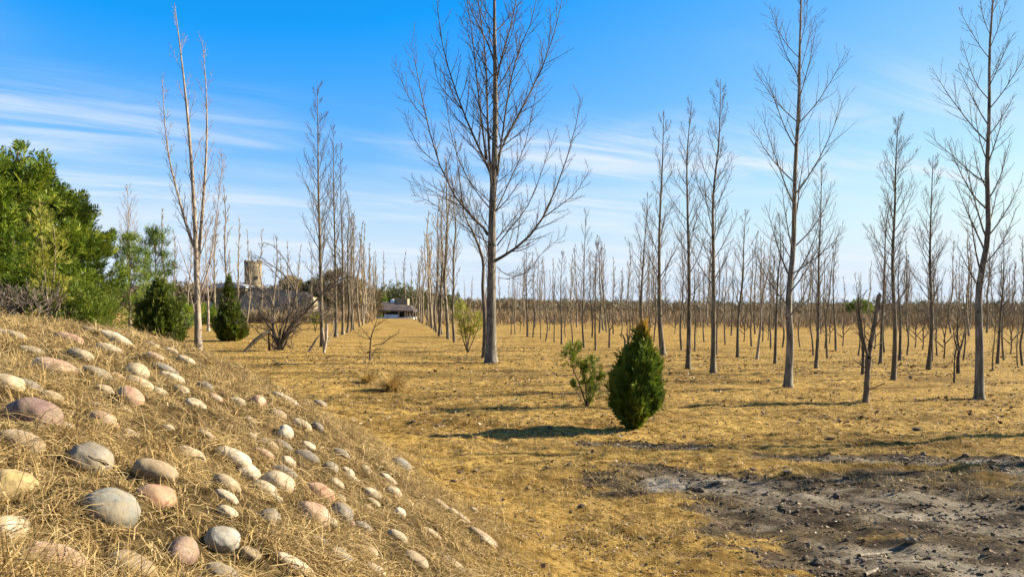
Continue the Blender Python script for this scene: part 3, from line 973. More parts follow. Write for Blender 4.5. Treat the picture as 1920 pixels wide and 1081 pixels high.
def px_trunk(b, pts):
    """trunk points given as photo pixels, at the depth of the base, local to the base"""
    rng = np.random.default_rng(int(b[0] * 100) % 9999 + 3)
    out = [np.zeros(3)]
    for (px, py) in pts:
        out.append(at(px, py, b[1]) - b)
    out = np.array(out)
    out[1:, 1] += np.cumsum(rng.normal(0, 0.05, len(out) - 1))
    out[1:-1, 0] += rng.normal(0, 0.03, len(out) - 2)
    out[0, 2] = -0.05
    return out


def big_tree():
    b = foot(921, 679)
    d = b[1]
    tr = Tree(77)
    L = lambda pts, dy=(0, 0): np.array([at(px, py, d + dy[0] + (dy[1] - dy[0]) * k / (len(pts) - 1)) - b for k, (px, py) in enumerate(pts)])
    trunk = np.vstack([[0, 0, -0.06], L([(921, 600), (922, 500), (923, 400), (927, 300), (929, 200), (928, 100), (927, 0), (930, -130), (931, -240)])])
    P, R = tr.stem(trunk, 0.165, 0.012, 0, 0.9, True)
    limbs = [
        (L([(928, 489), (950, 476), (985, 450), (1018, 408), (1050, 334), (1075, 255), (1090, 183)], (0, -1.2)), 0.085),
        (L([(914, 440), (901, 420), (864, 385), (825, 311), (800, 225), (783, 140), (770, 78)], (0, 0.8)), 0.075),
        (L([(926, 318), (935, 290), (953, 252), (980, 200), (1007, 148), (1031, 89), (1050, 20), (1058, -50)], (0, 0.7)), 0.065),
        (L([(922, 330), (910, 303), (888, 255), (867, 206), (848, 150), (833, 101), (822, 30), (815, -60)], (0, -0.6)), 0.070),
        (L([(922, 350), (915, 250), (913, 160), (908, 80), (896, 0), (885, -110)], (0, -0.5)), 0.07),
        (L([(929, 165), (940, 110), (955, 60), (968, 0), (985, -100)], (0, 0.5)), 0.055),
        (L([(928, 120), (914, 80), (893, 40), (877, 0), (862, -80)], (0, 0.4)), 0.05),
        (L([(932, 330), (945, 230), (958, 150), (975, 90), (1000, 30), (1015, -60)], (0, -0.9)), 0.055),
        (L([(912, 300), (902, 220), (892, 130), (885, 60), (872, -20), (860, -90)], (0, -1.0)), 0.05),
        (L([(930, 395), (960, 330), (985, 270), (1000, 200), (1010, 150)], (0, 1.2)), 0.035),
        (L([(918, 390), (880, 340), (850, 270), (838, 200), (835, 150)], (0, 1.0)), 0.035),
        (L([(932, 460), (955, 430), (990, 385), (1020, 310), (1040, 250)], (0, -1.6)), 0.035),
        (L([(916, 455), (880, 432), (840, 400), (800, 375), (775, 365)], (0, -1.0)), 0.026),
        (L([(932, 500), (950, 515), (985, 512), (1020, 470), (1060, 440)], (0, -0.8)), 0.022),
        (L([(934, 520), (960, 522), (985, 505), (1010, 500)], (0, 0.6)), 0.018),
        (L([(1018, 408), (1050, 385), (1080, 360), (1105, 320)], (-0.7, -1.4)), 0.030),
        (L([(864, 385), (835, 372), (800, 352), (770, 340)], (0.2, -0.5)), 0.022),
        (L([(825, 311), (790, 280), (770, 245), (760, 215)], (0.5, 0.2)), 0.022),
        (L([(800, 225), (770, 190), (752, 150), (742, 120)], (0.6, 0.5)), 0.020),
        (L([(867, 206), (845, 185), (820, 150), (812, 95)], (-0.3, -0.9)), 0.024),
        (L([(1007, 148), (1020, 120), (1030, 70), (1032, 20)], (0.4, 0.0)), 0.022),
    ]
    rng = tr.rng
    prim = []
    for pts, r in limbs:
        prim.append(tr.stem(pts, r * 0.64, 0.005, 1, 0.8))
    extra = tr.twigs(P, R, 30, 0.11, 42, 0.5, 1, 0.26, 0.96, 0.005, 0.3, 0.12, 0.8, prof=lambda t: 1.0)
    for i, (p, r) in enumerate(prim + extra):
        ln = np.linalg.norm(np.diff(p, axis=0), axis=1).sum()
        b2 = tr.twigs(p, r, int(5 + ln * 4.2), 0.22 if ln > 2.4 else 0.38, 38, 0.45, 2, 0.15, 0.99, 0.0042, 0.55, 0.13, 0.35)
        for p2, r2 in b2:
            l2 = np.linalg.norm(np.diff(p2, axis=0), axis=1).sum()
            tr.twigs(p2, r2, int(4 + l2 * 6), 0.36, 36, 0.3, 3, 0.15, 0.97, 0.0026, 0.8, 0.12, 0.12)
    link_tree(tr, 'poplar_tree', 'largest bare poplar with thick spreading limbs beside the alley', 'tree', b, None, M['bark_grey'], M['twig'], {0: 16, 1: 7, 2: 4, 3: 3})


big_tree()


def pale_tree():
    b = foot(372, 660); d = b[1]
    tr = Tree(31)
    L = lambda pts, dy=0.0: np.array([at(px, py, d + dy * k / (len(pts) - 1)) - b for k, (px, py) in enumerate(pts)])
    main = np.vstack([[0, 0, -0.06], L([(371, 600), (369, 520), (366, 430), (360, 320), (350, 200), (339, 100), (327, 5)])])
    P, R = tr.stem(main, 0.135, 0.008, 0, 0.9, True)
    l2 = tr.stem(L([(369, 520), (376, 440), (383, 350), (388, 250), (386, 160), (379, 75)], 0.5), 0.075, 0.006, 0, 0.9)
    l3 = tr.stem(L([(367, 470), (352, 430), (335, 370), (318, 300), (309, 230), (304, 150)], -0.5), 0.06, 0.006, 0, 0.9)
    l4 = tr.stem(L([(371, 560), (392, 500), (403, 430), (412, 350), (418, 300)], 0.7), 0.035, 0.005, 1, 0.9)
    for (p, r) in ((P, R), l2, l3, l4):
        b1 = tr.twigs(p, r, 26, 0.15, 24, 0.6, 1, 0.2, 0.97, 0.0045, 0.3, 0.08, 0.5)
        for q, rr in b1:
            for q2, r2 in tr.twigs(q, rr, 5, 0.4, 35, 0.3, 2, 0.2, 0.95, 0.0042, 0.7, 0.12, 0.15):
                tr.twigs(q2, r2, 2, 0.5, 35, 0.2, 3, 0.3, 0.9, 0.003, 0.8, 0.1, 0.1)
    link_tree(tr, 'poplar_tree', 'tall pale barked three stemmed bare tree behind the mound', 'tree', b, None, M['bark_pale'], M['twig_pale'])


pale_tree()

# well visible single poplars: base pixel, trunk pixels upward, width at the base (px), first branch, label
NEAR = [
    ((1477, 726), [(1477, 640), (1476, 560), (1480, 460), (1487, 330), (1492, 200), (1495, 90), (1499, -20), (1502, -110)], 17, 0.24, 27, 0.20, 'thick grey poplar standing between the slim trio and the cut trunk'),
    ((1836, 746), [(1838, 650), (1843, 540), (1848, 440), (1855, 320), (1862, 210), (1867, 90), (1871, -20), (1875, -120)], 18, 0.28, 26, 0.19, 'thick leaning poplar nearest the right edge of the photo'),
    ((1337, 696), [(1338, 600), (1338, 480), (1341, 370), (1345, 260), (1350, 150)], 12, 0.24, 34, 0.18, 'straight slim poplar rightmost and tallest of the trio behind the arborvitae'),
    ((1290, 689), [(1290, 600), (1289, 500), (1289, 390), (1288, 290), (1297, 190)], 11, 0.26, 30, 0.17, 'middle slim poplar of the trio with a bent top'),
    ((1243, 664), [(1240, 600), (1236, 530), (1240, 430), (1242, 310), (1244, 210)], 13, 0.28, 30, 0.18, 'crooked poplar rising right behind the arborvitae'),
    ((1203, 632), [(1204, 560), (1207, 490), (1213, 430), (1215, 360)], 7, 0.3, 22, 0.2, 'curved thin poplar left of the crooked one'),
    ((1675, 711), [(1677, 620), (1680, 500), (1684, 390), (1687, 300), (1690, 215)], 11, 0.25, 38, 0.17, 'slim dark poplar with feathery crown right of the cut trunk'),
    ((1740, 694), [(1742, 610), (1745, 500), (1748, 400), (1752, 290)], 10, 0.25, 34, 0.19, 'slim dark poplar next to the feathery one towards the right edge'),
    ((1530, 690), [(1533, 600), (1537, 500), (1540, 400), (1543, 305)], 8, 0.25, 30, 0.2, 'thin poplar close at the right of the thick grey one'),
    ((1383, 668), [(1386, 600), (1392, 520), (1395, 460), (1399, 395)], 7, 0.26, 24, 0.2, 'thin slanting poplar midway between the trio and the thick grey one'),
    ((1453, 681), [(1454, 600), (1457, 520), (1459, 470), (1462, 400)], 7, 0.3, 22, 0.2, 'thin poplar close at the left of the thick grey one'),
    ((1419, 673), [(1424, 610), (1431, 560), (1440, 500), (1446, 440)], 6, 0.34, 18, 0.22, 'thin bent poplar leaning towards the thick grey one'),
    ((1651, 680), [(1652, 600), (1655, 520), (1660, 430), (1664, 385)], 7, 0.3, 22, 0.19, 'thin poplar seen just right of the cut trunk'),
    ((1687, 675), [(1690, 600), (1692, 530), (1696, 470)], 7, 0.34, 18, 0.2, 'short thin poplar behind the feathery one'),
    ((1870, 681), [(1873, 600), (1879, 520), (1884, 430)], 7, 0.3, 24, 0.2, 'thin poplar right of the thick leaning one at the photo edge'),
    ((605, 650), [(604, 560), (602, 460), (601, 360), (599, 260), (598, 155)], 10, 0.26, 40, 0.17, 'dark slim poplar at the near end of the left alley row'),
    ((908, 669), [(908, 600), (907, 540), (905, 488), (890, 440), (872, 400), (860, 330), (852, 260)], 11, 0.45, 16, 0.25, 'dark crooked poplar standing right behind the largest one'),
    ((630, 632), [(629, 560), (627, 470), (625, 360), (625, 225)], 8, 0.28, 36, 0.15, 'second poplar of the left alley row'),
    ((643, 627), [(643, 560), (641, 470), (639, 380), (638, 262)], 7, 0.28, 34, 0.15, 'third poplar of the left alley row'),
    ((391, 620), [(389, 560), (387, 500), (385, 405)], 6, 0.3, 20, 0.18, 'thin pale poplar just right of the three stemmed tree'),
    ((244, 612), [(243, 550), (240, 470), (238, 410), (236, 345)], 6, 0.3, 34, 0.2, 'bare twiggy tree beside the green evergreens'),
    ((1095, 652), [(1095, 600), (1094, 540), (1096, 470), (1098, 395)], 5, 0.3, 24, 0.2, 'tallest thin poplar between the largest tree and the arborvitae'),
    ((1117, 657), [(1117, 620), (1116, 560), (1118, 490), (1121, 455)], 5, 0.4, 18, 0.2, 'short straight poplar above the small leggy conifer'),
    ((989, 631), [(988, 570), (987, 520), (988, 440)], 5, 0.35, 20, 0.18, 'thin dark poplar right of the largest tree'),
    ((1053, 646), [(1053, 600), (1054, 540), (1055, 470)], 5, 0.35, 20, 0.18, 'thin poplar left of the tallest thin one'),
]
for k, (bp, pts, wpx, first, n1, L1, label) in enumerate(NEAR):
    b = foot(*bp); d = b[1]
    r0 = 0.5 * wpx * d / F * 0.88
    big = wpx >= 9
    tr = poplar(500 + k, px_trunk(b, pts), r0, n1=int(n1 * 1.3), first=first, L1=L1, ang=40 if wpx < 15 else 44, up=0.75, n2=12 if big else 8, n3=3 if big else 2,
                rmin=max(0.0029, 0.00014 * d), wob=0.13, topprof=0.9)
    pale = wpx == 6
    link_tree(tr, 'poplar_tree', label, 'tree', b, 'poplars of the plantation', M['bark_grey'] if wpx >= 15 else (M['bark_pale'] if pale else M['bark']), M['twig_pale'] if pale else M['twig'])
# two trees just outside the right edge of the frame, whose shadows cross the near field
for k, (x, y) in enumerate([(11.3, 11.0), (9.6, 9.0)]):
    b = np.array([x, y, float(terrain(x, y))])
    trunk = np.array([[0, 0, -0.05], [0.05, 0, 3], [0.0, 0.1, 6], [0.1, 0.1, 9.0]])
    if k: trunk[:, 2] *= 0.5
    tr = poplar(580 + k, trunk, 0.14, n1=30, first=0.25, L1=0.22, ang=40)
    link_tree(tr, 'poplar_tree', ['poplar just outside the right edge standing farther back', 'poplar just outside the right edge standing nearer'][k], 'tree', b, 'poplars of the plantation', M['bark'], M['twig'])

# variants shared by the farther trees
VARS = []
for k in range(7):
    rng = np.random.default_rng(900 + k)
    H = 7.2
    x = np.cumsum(rng.normal(0, 0.09, 7)); y = np.cumsum(rng.normal(0, 0.09, 7))
    trunk = np.stack([x - x[0], y - y[0], np.linspace(-0.05, H, 7)], 1)
    tr = poplar(910 + k, trunk, 0.075, n1=26, first=0.2 + 0.12 * rng.random(), L1=0.17, ang=30, up=0.5, n2=6, n3=2, rmin=0.0075, rtop=0.010, wob=0.10, topprof=0.9, flare=False)
    VARS.append((tr.meshes('trunk', [0], {0: 7, 1: 4, 2: 3, 3: 3}), tr.meshes('branches', [1, 2, 3], {0: 7, 1: 4, 2: 3, 3: 3})))
    VARS[-1][0].materials.append(M['bark']); VARS[-1][1].materials.append(M['twig_far'])
FARV = []
for k in range(6):
    rng = np.random.default_rng(950 + k)
    H = 7.2
    x = np.cumsum(rng.normal(0, 0.10, 6)); y = np.cumsum(rng.normal(0, 0.10, 6))
    trunk = np.stack([x - x[0], y - y[0], np.linspace(-0.05, H, 6)], 1)
    tr = poplar(960 + k, trunk, 0.085, n1=20, first=0.22, L1=0.15, ang=27, up=0.5, n2=5, n3=1, rmin=0.014, rtop=0.016, wob=0.10, topprof=0.85, flare=False)
    me = tr.meshes('far_poplar', [0, 1, 2, 3], {0: 6, 1: 3, 2: 3, 3: 3}); me.materials.append(M['twig_far'])
    FARV.append(me)


def place_poplar(x, y, h, label, group, k, rng):
    z = float(terrain(x, y))
    d = math.hypot(x, y)
    if d < 58:
        o = thing('poplar_tree', label, 'tree', (x, y, z), rng.random() * 6.28, group)
        for nm, me in zip(('trunk', 'branches'), VARS[k % len(VARS)]):
            obj(nm, me, None, o)
    else:
        o = obj('poplar_tree', FARV[k % len(FARV)])
        o.location = (x, y, z); o.rotation_euler = (0, 0, rng.random() * 6.28)
        tag(o, label, 'tree', group)
    s = h / 7.2
    w = s * rng.uniform(0.85, 1.1)
    o.scale = (w, w, s)
    o.rotation_euler[0] = rng.normal(0, 0.012); o.rotation_euler[1] = rng.normal(0, 0.012)
    return o


def top_h(d, px, topy):
    yh = 580 + ROLL * (px - 960)
    return EYE + (yh - topy) / F * d


TAKEN = [foot(*n[0])[:2] for n in NEAR] + [foot(921, 679)[:2]]
rngp = np.random.default_rng(4)
kcount = 0
# trees read off the photograph: base px, top px y
MIDS = [(1278, 656, 430), (1303, 658, 470), (1344, 664, 470), (1409, 650, 470), (1445, 654, 480), (1467, 652, 470), (1525, 666, 480), (1547, 652, 470),
        (1551, 671, 455), (1567, 658, 440), (1609, 666, 510), (1658, 660, 480), (1700, 665, 470), (1748, 676, 480), (1757, 666, 500),
        (1806, 674, 505), (1861, 692, 560), (1882, 676, 470), (1908, 687, 560), (1917, 684, 440),
        (958, 627, 520), (966, 627, 510), (999, 632, 470), (1014, 635, 510), (1023, 639, 480), (1039, 641, 500), (1060, 631, 520), (1074, 646, 500), (1110, 632, 470),
        (1124, 624, 440), (1137, 622, 455), (1164, 630, 520), (1150, 626, 500), (1180, 625, 490), (1226, 640, 480), (1320, 640, 500), (1360, 645, 480), (1430, 640, 500), (1500, 650, 490)]
MID_LABEL = 'thin bare poplar in the middle distance of the right plantation'
for (px, py, ty) in MIDS:
    b = foot(px, py)
    TAKEN.append(b[:2])
    place_poplar(b[0], b[1], top_h(b[1], px, ty), MID_LABEL, 'thin poplars in the middle of the right plantation', kcount, rngp); kcount += 1
# alley rows
AD = np.array([-0.157, 1.0]) / math.hypot(0.157, 1)
pl = foot(643, 627)[:2]; pr0 = foot(852, 641)[:2]
for i in range(18):
    for base, lab, grp, sx in ((pl, 'far bare poplar in the left row of the alley', 'poplars of the left alley row', 0), (pr0, 'bare poplar in the right row of the alley', 'poplars of the right alley row', 1)):
        if sx == 0 and i == 0: continue
        t = i * (3.4 + 0.10 * i)
        p = base + AD * t + rngp.normal(0, 0.12, 2)
        if p[1] > 118: continue
        place_poplar(p[0], p[1], rngp.uniform(7.6, 9.6), lab, grp, kcount, rngp); kcount += 1
for (px, py, ty) in [(725, 592, 470), (744, 591, 490), (760, 592, 470), (706, 592, 470)]:
    b = foot(px, py + 1)
    place_poplar(b[0], b[1], top_h(b[1], px, ty), 'loose crowned bare tree in front of the house at the end of the alley', 'bare trees in front of the far house', kcount, rngp); kcount += 1
# left plantation
for (px, py, ty) in [(406, 608, 395), (424, 612, 350), (449, 606, 410), (462, 607, 430), (512, 615, 440), (306, 606, 390), (319, 612, 430), (540, 604, 450), (488, 604, 430), (560, 610, 460),
                     (352, 604, 430), (275, 603, 450), (580, 604, 470), (470, 600, 470), (432, 600, 470), (520, 600, 470)]:
    b = foot(px, py)
    place_poplar(b[0], b[1], top_h(b[1], px, ty), 'thin bare poplar left of the alley in front of the dark roofed building', 'thin poplars left of the alley', kcount, rngp); kcount += 1
# plantation grid farther away on the right
nfar = 0
PERP = np.array([AD[1], -AD[0]])
for i in range(2, 46):
    for j in range(0, 34):
        p = pr0 + PERP * (i * 4.6) + AD * (j * 4.2 + 10) + rngp.normal(0, 0.45, 2)
        d = p[1]
        if d < 40 or d > 140 or abs(p[0]) > d * 0.74: continue
        if rngp.random() < 0.55 + (0.10 if d > 90 else 0): continue
        if min(np.hypot(*(p - t)) for t in TAKEN) < 1.5: continue
        place_poplar(p[0], p[1], rngp.uniform(5.4, 8.6) * (1.12 if d > 80 else 0.95), 'thin bare poplar far back in the right plantation', 'far poplars of the right plantation', kcount, rngp); kcount += 1; nfar += 1
print('poplars', kcount, nfar)

# ------------------------------------------------------------------ leafy plants
def sprays(pos, dirs, ln, nl, lw, rng, ang=38, droop=0.0, tone=None, taper=0.5):
    """feathered shoots: an axis with leaflets to both sides -> V, Q, tone"""
    n = len(pos); dirs = norm(dirs)
    side = norm(np.cross(dirs, rng.normal(size=(n, 3))))
    nrm = np.cross(dirs, side)
    k = np.arange(nl); t = (k + 0.5) / nl
    sg = np.where(k % 2 == 0, 1.0, -1.0)
    ln = np.broadcast_to(ln, (n,))
    base = pos[:, None, :] + dirs[:, None, :] * (ln[:, None] * t[None])[:, :, None]
    base[:, :, 2] -= droop * ln[:, None] * t[None] ** 2
    an = np.radians(ang) * (0.8 + 0.4 * rng.random((n, nl)))
    ld = dirs[:, None, :] * np.cos(an)[..., None] + side[:, None, :] * (np.sin(an) * sg[None])[..., None] + nrm[:, None, :] * rng.normal(0, 0.22, (n, nl))[..., None]
    ld = norm(ld)
    ll = (ln[:, None] * (0.62 - taper * 0.62 * t[None])) * rng.uniform(0.75, 1.2, (n, nl))
    lside = norm(np.cross(ld, nrm[:, None, :] + rng.normal(0, 0.35, (n, nl, 3))))
    w = ll * lw
    tip = base + ld * ll[..., None]
    mid = base + ld * (ll * 0.45)[..., None]
    V = np.stack([base, mid + lside * w[..., None], tip, mid - lside * w[..., None]], 2).reshape(-1, 3)
    Q = np.arange(n * nl)[:, None] * 4 + np.arange(4)[None]
    if tone is None: tone = np.clip(rng.normal(0.5, 0.2, n), 0, 1)
    A = np.repeat(tone, nl * 4)
    return V, Q, A


def egg_shrub(name, label, loc, H, prof, nspray, ln, mat, seed, bark, squash=(1, 1), tip=0.0, group=None, lean=(0, 0), parts=('foliage', 'stem'), nl=10, lw=0.16, lobes=0.16):
    """dense upright conifer shrub: sprays through the outer shell of a turned outline"""
    rng = np.random.default_rng(seed)
    o = thing(name, label, 'conifer' if 'conifer' in label else 'shrub', loc, 0, group)
    prof = np.array(prof)
    t = np.linspace(0, 1, 200); Rr = np.interp(t, prof[:, 0], prof[:, 1])
    cdf = np.cumsum(Rr + 0.02); cdf /= cdf[-1]
    tt = np.interp(rng.random(nspray), cdf, t)
    az = rng.random(nspray) * 2 * np.pi
    pz = np.abs(az - np.pi) * 2.6
    lob = 1 + lobes * (fbm(pz + 2 * np.sin(tt * 4), tt * 5, 3, seed, 0.7) - 0.55) * 2.2
    rho = 1 - 0.55 * rng.random(nspray) ** 1.8
    R = np.interp(tt, prof[:, 0], prof[:, 1]) * lob * rho
    p = np.stack([R * np.cos(az) * squash[0] + lean[0] * tt, R * np.sin(az) * squash[1] + lean[1] * tt, tt * H], 1)
    outw = np.stack([np.cos(az), np.sin(az), np.zeros(nspray)], 1)
    slope = np.interp(tt, [0, 0.35, 1], [0.75, 0.5, 0.2])
    d = outw * slope[:, None] + np.array([0, 0, 1.0]) * (0.75 + 0.3 * tt)[:, None] + rng.normal(0, 0.25, (nspray, 3))
    # orange-tipped growth on one side and at the top is the plant's own colour
    tone = np.clip(rng.normal(0.36, 0.2, nspray) + 0.28 * (fbm(az * 2.2, tt * 7, 3, seed + 2) - 0.5) * 2, 0, 0.85)
    L = ln * rng.uniform(0.6, 1.3, nspray) * np.where(rng.random(nspray) < .1, 1.5, 1)
    R = R * 1.0
    V, Q, A = sprays(p - norm(d) * (L * 0.5)[:, None], d, L, nl, lw, rng, 30, tone=tone)
    mb = MB(); mb.add(V, Q, None, A)
    me = mb.mesh(parts[0], False)
    obj(parts[0], me, mat, o)
    st = MB()
    st.tube([[0, 0, -0.05], [0.01, 0, H * 0.3], [lean[0] * .7, lean[1] * .7, H * 0.75]], [0.03 * H, 0.024 * H, 0.006], 7)
    for k in range(26):
        a = rng.random() * 6.28; z = rng.uniform(0.03, 0.6) * H; r = np.interp(z / H + 0.2, prof[:, 0], prof[:, 1]) * 0.75
        st.tube([[0, 0, z * 0.6], [r * 0.5 * math.cos(a), r * 0.5 * math.sin(a), z + 0.05 * H], [r * math.cos(a), r * math.sin(a), z + 0.2 * H]], [0.012 * H, 0.009 * H, 0.003], 4)
    st.build(parts[1], bark, o)
    return o


def thuja_mat():
    """arborvitae green turning to yellow orange at the leader and on one flank"""
    m = M['thuja']; nt = m.node_tree; b = nt.nodes['Principled BSDF']
    old = b.inputs['Base Color'].links[0].from_socket
    tc = N(nt, 'ShaderNodeTexCoord'); sp = N(nt, 'ShaderNodeSeparateXYZ')
    nt.links.new(tc.outputs['Object'], sp.inputs[0])
    ns = N(nt, 'ShaderNodeTexNoise', Scale=6.0, Detail=3.0); nt.links.new(tc.outputs['Object'], ns.inputs['Vector'])
    ma = N(nt, 'ShaderNodeMath', operation='MULTIPLY_ADD'); ma.inputs[1].default_value = 0.55; nt.links.new(sp.outputs['X'], ma.inputs[0]); nt.links.new(sp.outputs['Z'], ma.inputs[2])
    mb_ = N(nt, 'ShaderNodeMath', operation='MULTIPLY_ADD'); mb_.inputs[1].default_value = 0.35; nt.links.new(ns.outputs['Fac'], mb_.inputs[0]); nt.links.new(ma.outputs[0], mb_.inputs[2])
    mr = N(nt, 'ShaderNodeMapRange', interpolation_type='SMOOTHSTEP'); mr.inputs['From Min'].default_value = 1.38; mr.inputs['From Max'].default_value = 1.75
    nt.links.new(mb_.outputs[0], mr.inputs['Value'])
    c = mixc(nt, mr.outputs[0], old, (0.34, 0.19, 0.025))
    nt.links.new(c, b.inputs['Base Color'])
    for n in nt.nodes:
        if n.type == 'BSDF_TRANSLUCENT': nt.links.new(c, n.inputs['Color'])


thuja_mat()
b = foot(1186, 804)
egg_shrub('arborvitae', 'dense egg shaped green arborvitae conifer with an orange tip in the foreground', b, 1.30,
          [(0, 0.03), (.05, 0.08), (.1, .15), (.17, .25), (.25, .295), (.36, .31), (.5, .305), (.6, .28), (.68, .235), (.77, .155), (.85, .085), (.93, .04), (1, .012)],
          2700, 0.19, M['thuja'], 5, M['bark_dark'], lean=(0.13, 0), lobes=0.5, squash=(0.9, 0.95))
b = foot(432, 639)
egg_shrub('cone_conifer', 'narrow dark green cone conifer standing left of the arching bare shrub', b, 2.95,
          [(0, 0.1), (.05, 0.45), (.13, .60), (.22, .62), (.35, .50), (.5, .39), (.65, .28), (.8, .17), (.92, .08), (1, .02)],
          2600, 0.32, M['cone'], 8, M['bark_dark'], lean=(-0.1, 0), lobes=0.46)
b = at(297, 643, 25.0); b[2] = float(terrain(b[0], b[1]))
egg_shrub('round_conifer', 'broad rounded dark conifer at the right end of the mound crest', b, 2.45,
          [(0, 0.3), (.08, 0.55), (.2, .68), (.35, .68), (.5, .60), (.65, .47), (.8, .31), (.92, .17), (1, .05)],
          2600, 0.30, M['cone'], 9, M['bark_dark'], lobes=0.5)


def px_poly(b, pts, dz, d=None):
    d = b[1] if d is None else d
    n = len(pts)
    return np.array([at(px, py, d + dz * k / (n - 1)) - b for k, (px, py) in enumerate(pts)])


def stem_plant(name, label, cat, b, stems, tufts, mat, ln, seed, bark, group=None, lw=0.12, per=26):
    rng = np.random.default_rng(seed)
    o = thing(name, label, cat, b, 0, group)
    mb = MB(); P = []; D = []
    for pts, r0, dz, lo in stems:
        L = px_poly(b, pts, dz)
        t = np.linspace(0, 1, len(L)); Q = smooth_interp(t, L, np.linspace(0, 1, 8))
        mb.tube(Q, np.linspace(r0, r0 * 0.3, 8), 6)
        for k in range(int(per)):
            u = lo + (1 - lo) * rng.random()
            p, d = along(Q, min(u, .999)); P.append(p + rng.normal(0, ln * 0.18, 3)); D.append(d * 0.9 + rng.normal(0, 0.55, 3) + [0, 0, .25])
    for px, py, dz, rad, cnt in tufts:
        c = at(px, py, b[1] + dz) - b; rr = rad * b[1] / F
        for k in range(cnt):
            v = rng.normal(0, 0.45, 3); P.append(c + v * rr); D.append(v + [0, 0, 0.6])
    mb.build('stems', bark, o)
    V, Q, A = sprays(np.array(P), np.array(D), ln * rng.uniform(.7, 1.3, len(P)), 9, lw, rng, 32)
    m2 = MB(); m2.add(V, Q, None, A); obj('foliage', m2.mesh('foliage', False), mat, o)
    return o


b = foot(1100, 763)
stem_plant('leggy_conifer', 'small leggy young conifer with tufted shoots left of the arborvitae', 'conifer', b,
           [([(1100, 763), (1092, 735), (1083, 712), (1074, 690), (1073, 665)], .016, -.1, .70), ([(1100, 763), (1099, 735), (1096, 705), (1093, 680)], .014, .1, .45),
            ([(1101, 763), (1104, 730), (1110, 700), (1111, 672)], .014, .0, .35), ([(1102, 763), (1113, 738), (1122, 715), (1126, 700)], .012, .12, .5),
            ([(1083, 712), (1092, 700), (1100, 692)], .008, -.1, .4), ([(1099, 763), (1086, 742), (1076, 722)], .008, .1, .9), ([(1102, 763), (1106, 745), (1108, 728)], .01, -.15, .1)],
           [(1073, 658, -.1, 16, 60), (1066, 668, -.1, 9, 24), (1092, 688, 0, 10, 26), (1111, 680, 0, 10, 26), (1100, 718, 0, 13, 40), (1108, 735, 0, 12, 30), (1124, 708, .1, 9, 22)],
           M['fresh'], 0.10, 3, M['bark_dark'], per=30, lw=.15)
b = foot(877, 660)
stem_plant('leggy_shrub', 'yellow green many stemmed shrub left of the largest poplar', 'shrub', b,
           [([(877, 660), (873, 635), (870, 605), (866, 575)], .03, -.3, .3), ([(877, 660), (880, 630), (889, 605), (893, 590)], .03, .2, .35),
            ([(877, 660), (868, 635), (861, 605), (857, 572)], .03, .2, .3), ([(878, 660), (886, 640), (896, 615), (899, 600)], .025, -.2, .4), ([(877, 660), (876, 630), (878, 600)], .025, .0, .4)],
           [(866, 580, 0, 12, 40), (892, 600, 0, 12, 40), (860, 600, 0, 12, 40), (874, 620, 0, 14, 40), (891, 620, 0, 12, 30)],
           M['yellow_leaf'], 0.20, 4, M['bark_dark'], per=14)


def clump_tree(name, label, loc, H, clumps, mat, ln, per, seed, bark, cat='tree', group=None, droop=0.15, nl=10, lw=0.16, up=0.35, sig=0.4, trunk_r=0.09):
    """trunk, limbs to each clump, and clumps of feathered shoots: clumps are (x, y, z, r) local"""
    rng = np.random.default_rng(seed)
    o = thing(name, label, cat, loc, 0, group)
    mb = MB()
    ctr = np.array([np.mean([c[0] for c in clumps]) * 0.4, 0, 0])
    mb.tube([[0, 0, -0.1], ctr * 0.4 + [0, 0, H * 0.4], ctr + [0, 0, H * 0.92]], [trunk_r, trunk_r * 0.75, trunk_r * 0.15], 8)
    P, D, T = [], [], []
    for (x, y, z, r) in clumps:
        zc = max(0.1, z - 0.45 * math.hypot(x, y) - 0.1)
        s = np.array([ctr[0] * zc / H, 0, min(zc, H * .85)])
        e = np.array([x, y, z]); mid = (s + e) / 2 + [0, 0, 0.06 * H * rng.normal()]
        mb.tube(smooth_interp(np.array([0, .5, 1]), np.array([s, mid, e]), np.linspace(0, 1, 6)), np.linspace(trunk_r * 0.38, 0.008, 6), 5)
        k = int(per * (r / sig) ** 1.5)
        v = rng.normal(0, 1, (k, 3)); v = norm(v) * (rng.random(k) ** 0.45)[:, None] * r
        v[:, 2] *= 0.75
        outd = norm(e - np.array([0, 0, H * 0.4]))
        P.append(e + v); D.append(v / r * 0.8 + outd * 0.7 + [0, 0, up] + rng.normal(0, .3, (k, 3)))
        T.append(np.clip(rng.normal(0.45, .16, k) + rng.normal(0, 0.16), 0, 1))
    mb.build('trunk', bark, o)
    P = np.concatenate(P); D = np.concatenate(D); T = np.concatenate(T)
    V, Q, A = sprays(P, D, ln * rng.uniform(.6, 1.4, len(P)), nl, lw, rng, 48, droop, T)
    m2 = MB(); m2.add(V, Q, None, A); obj('crown', m2.mesh('crown', False), mat, o)
    return o


def crown_clumps(rng, n, rx, ry, z0, z1, r, shape=None, fill=0.75):
    out = []
    for k in range(n):
        t = rng.random(); a = rng.random() * 6.28
        f = shape(t) if shape else math.sqrt(max(0.05, 1 - (2 * t - 1) ** 2))
        q = fill + (1 - fill) * rng.random() if rng.random() < 0.8 else rng.random()
        out.append((rx * f * q * math.cos(a), ry * f * q * math.sin(a), z0 + (z1 - z0) * t, r * rng.uniform(0.45, 1.35)))
    return out


def gpt(px, d):
    u = ray(px, 580)[0]
    return np.array([u * d, d, float(terrain(u * d, d))])


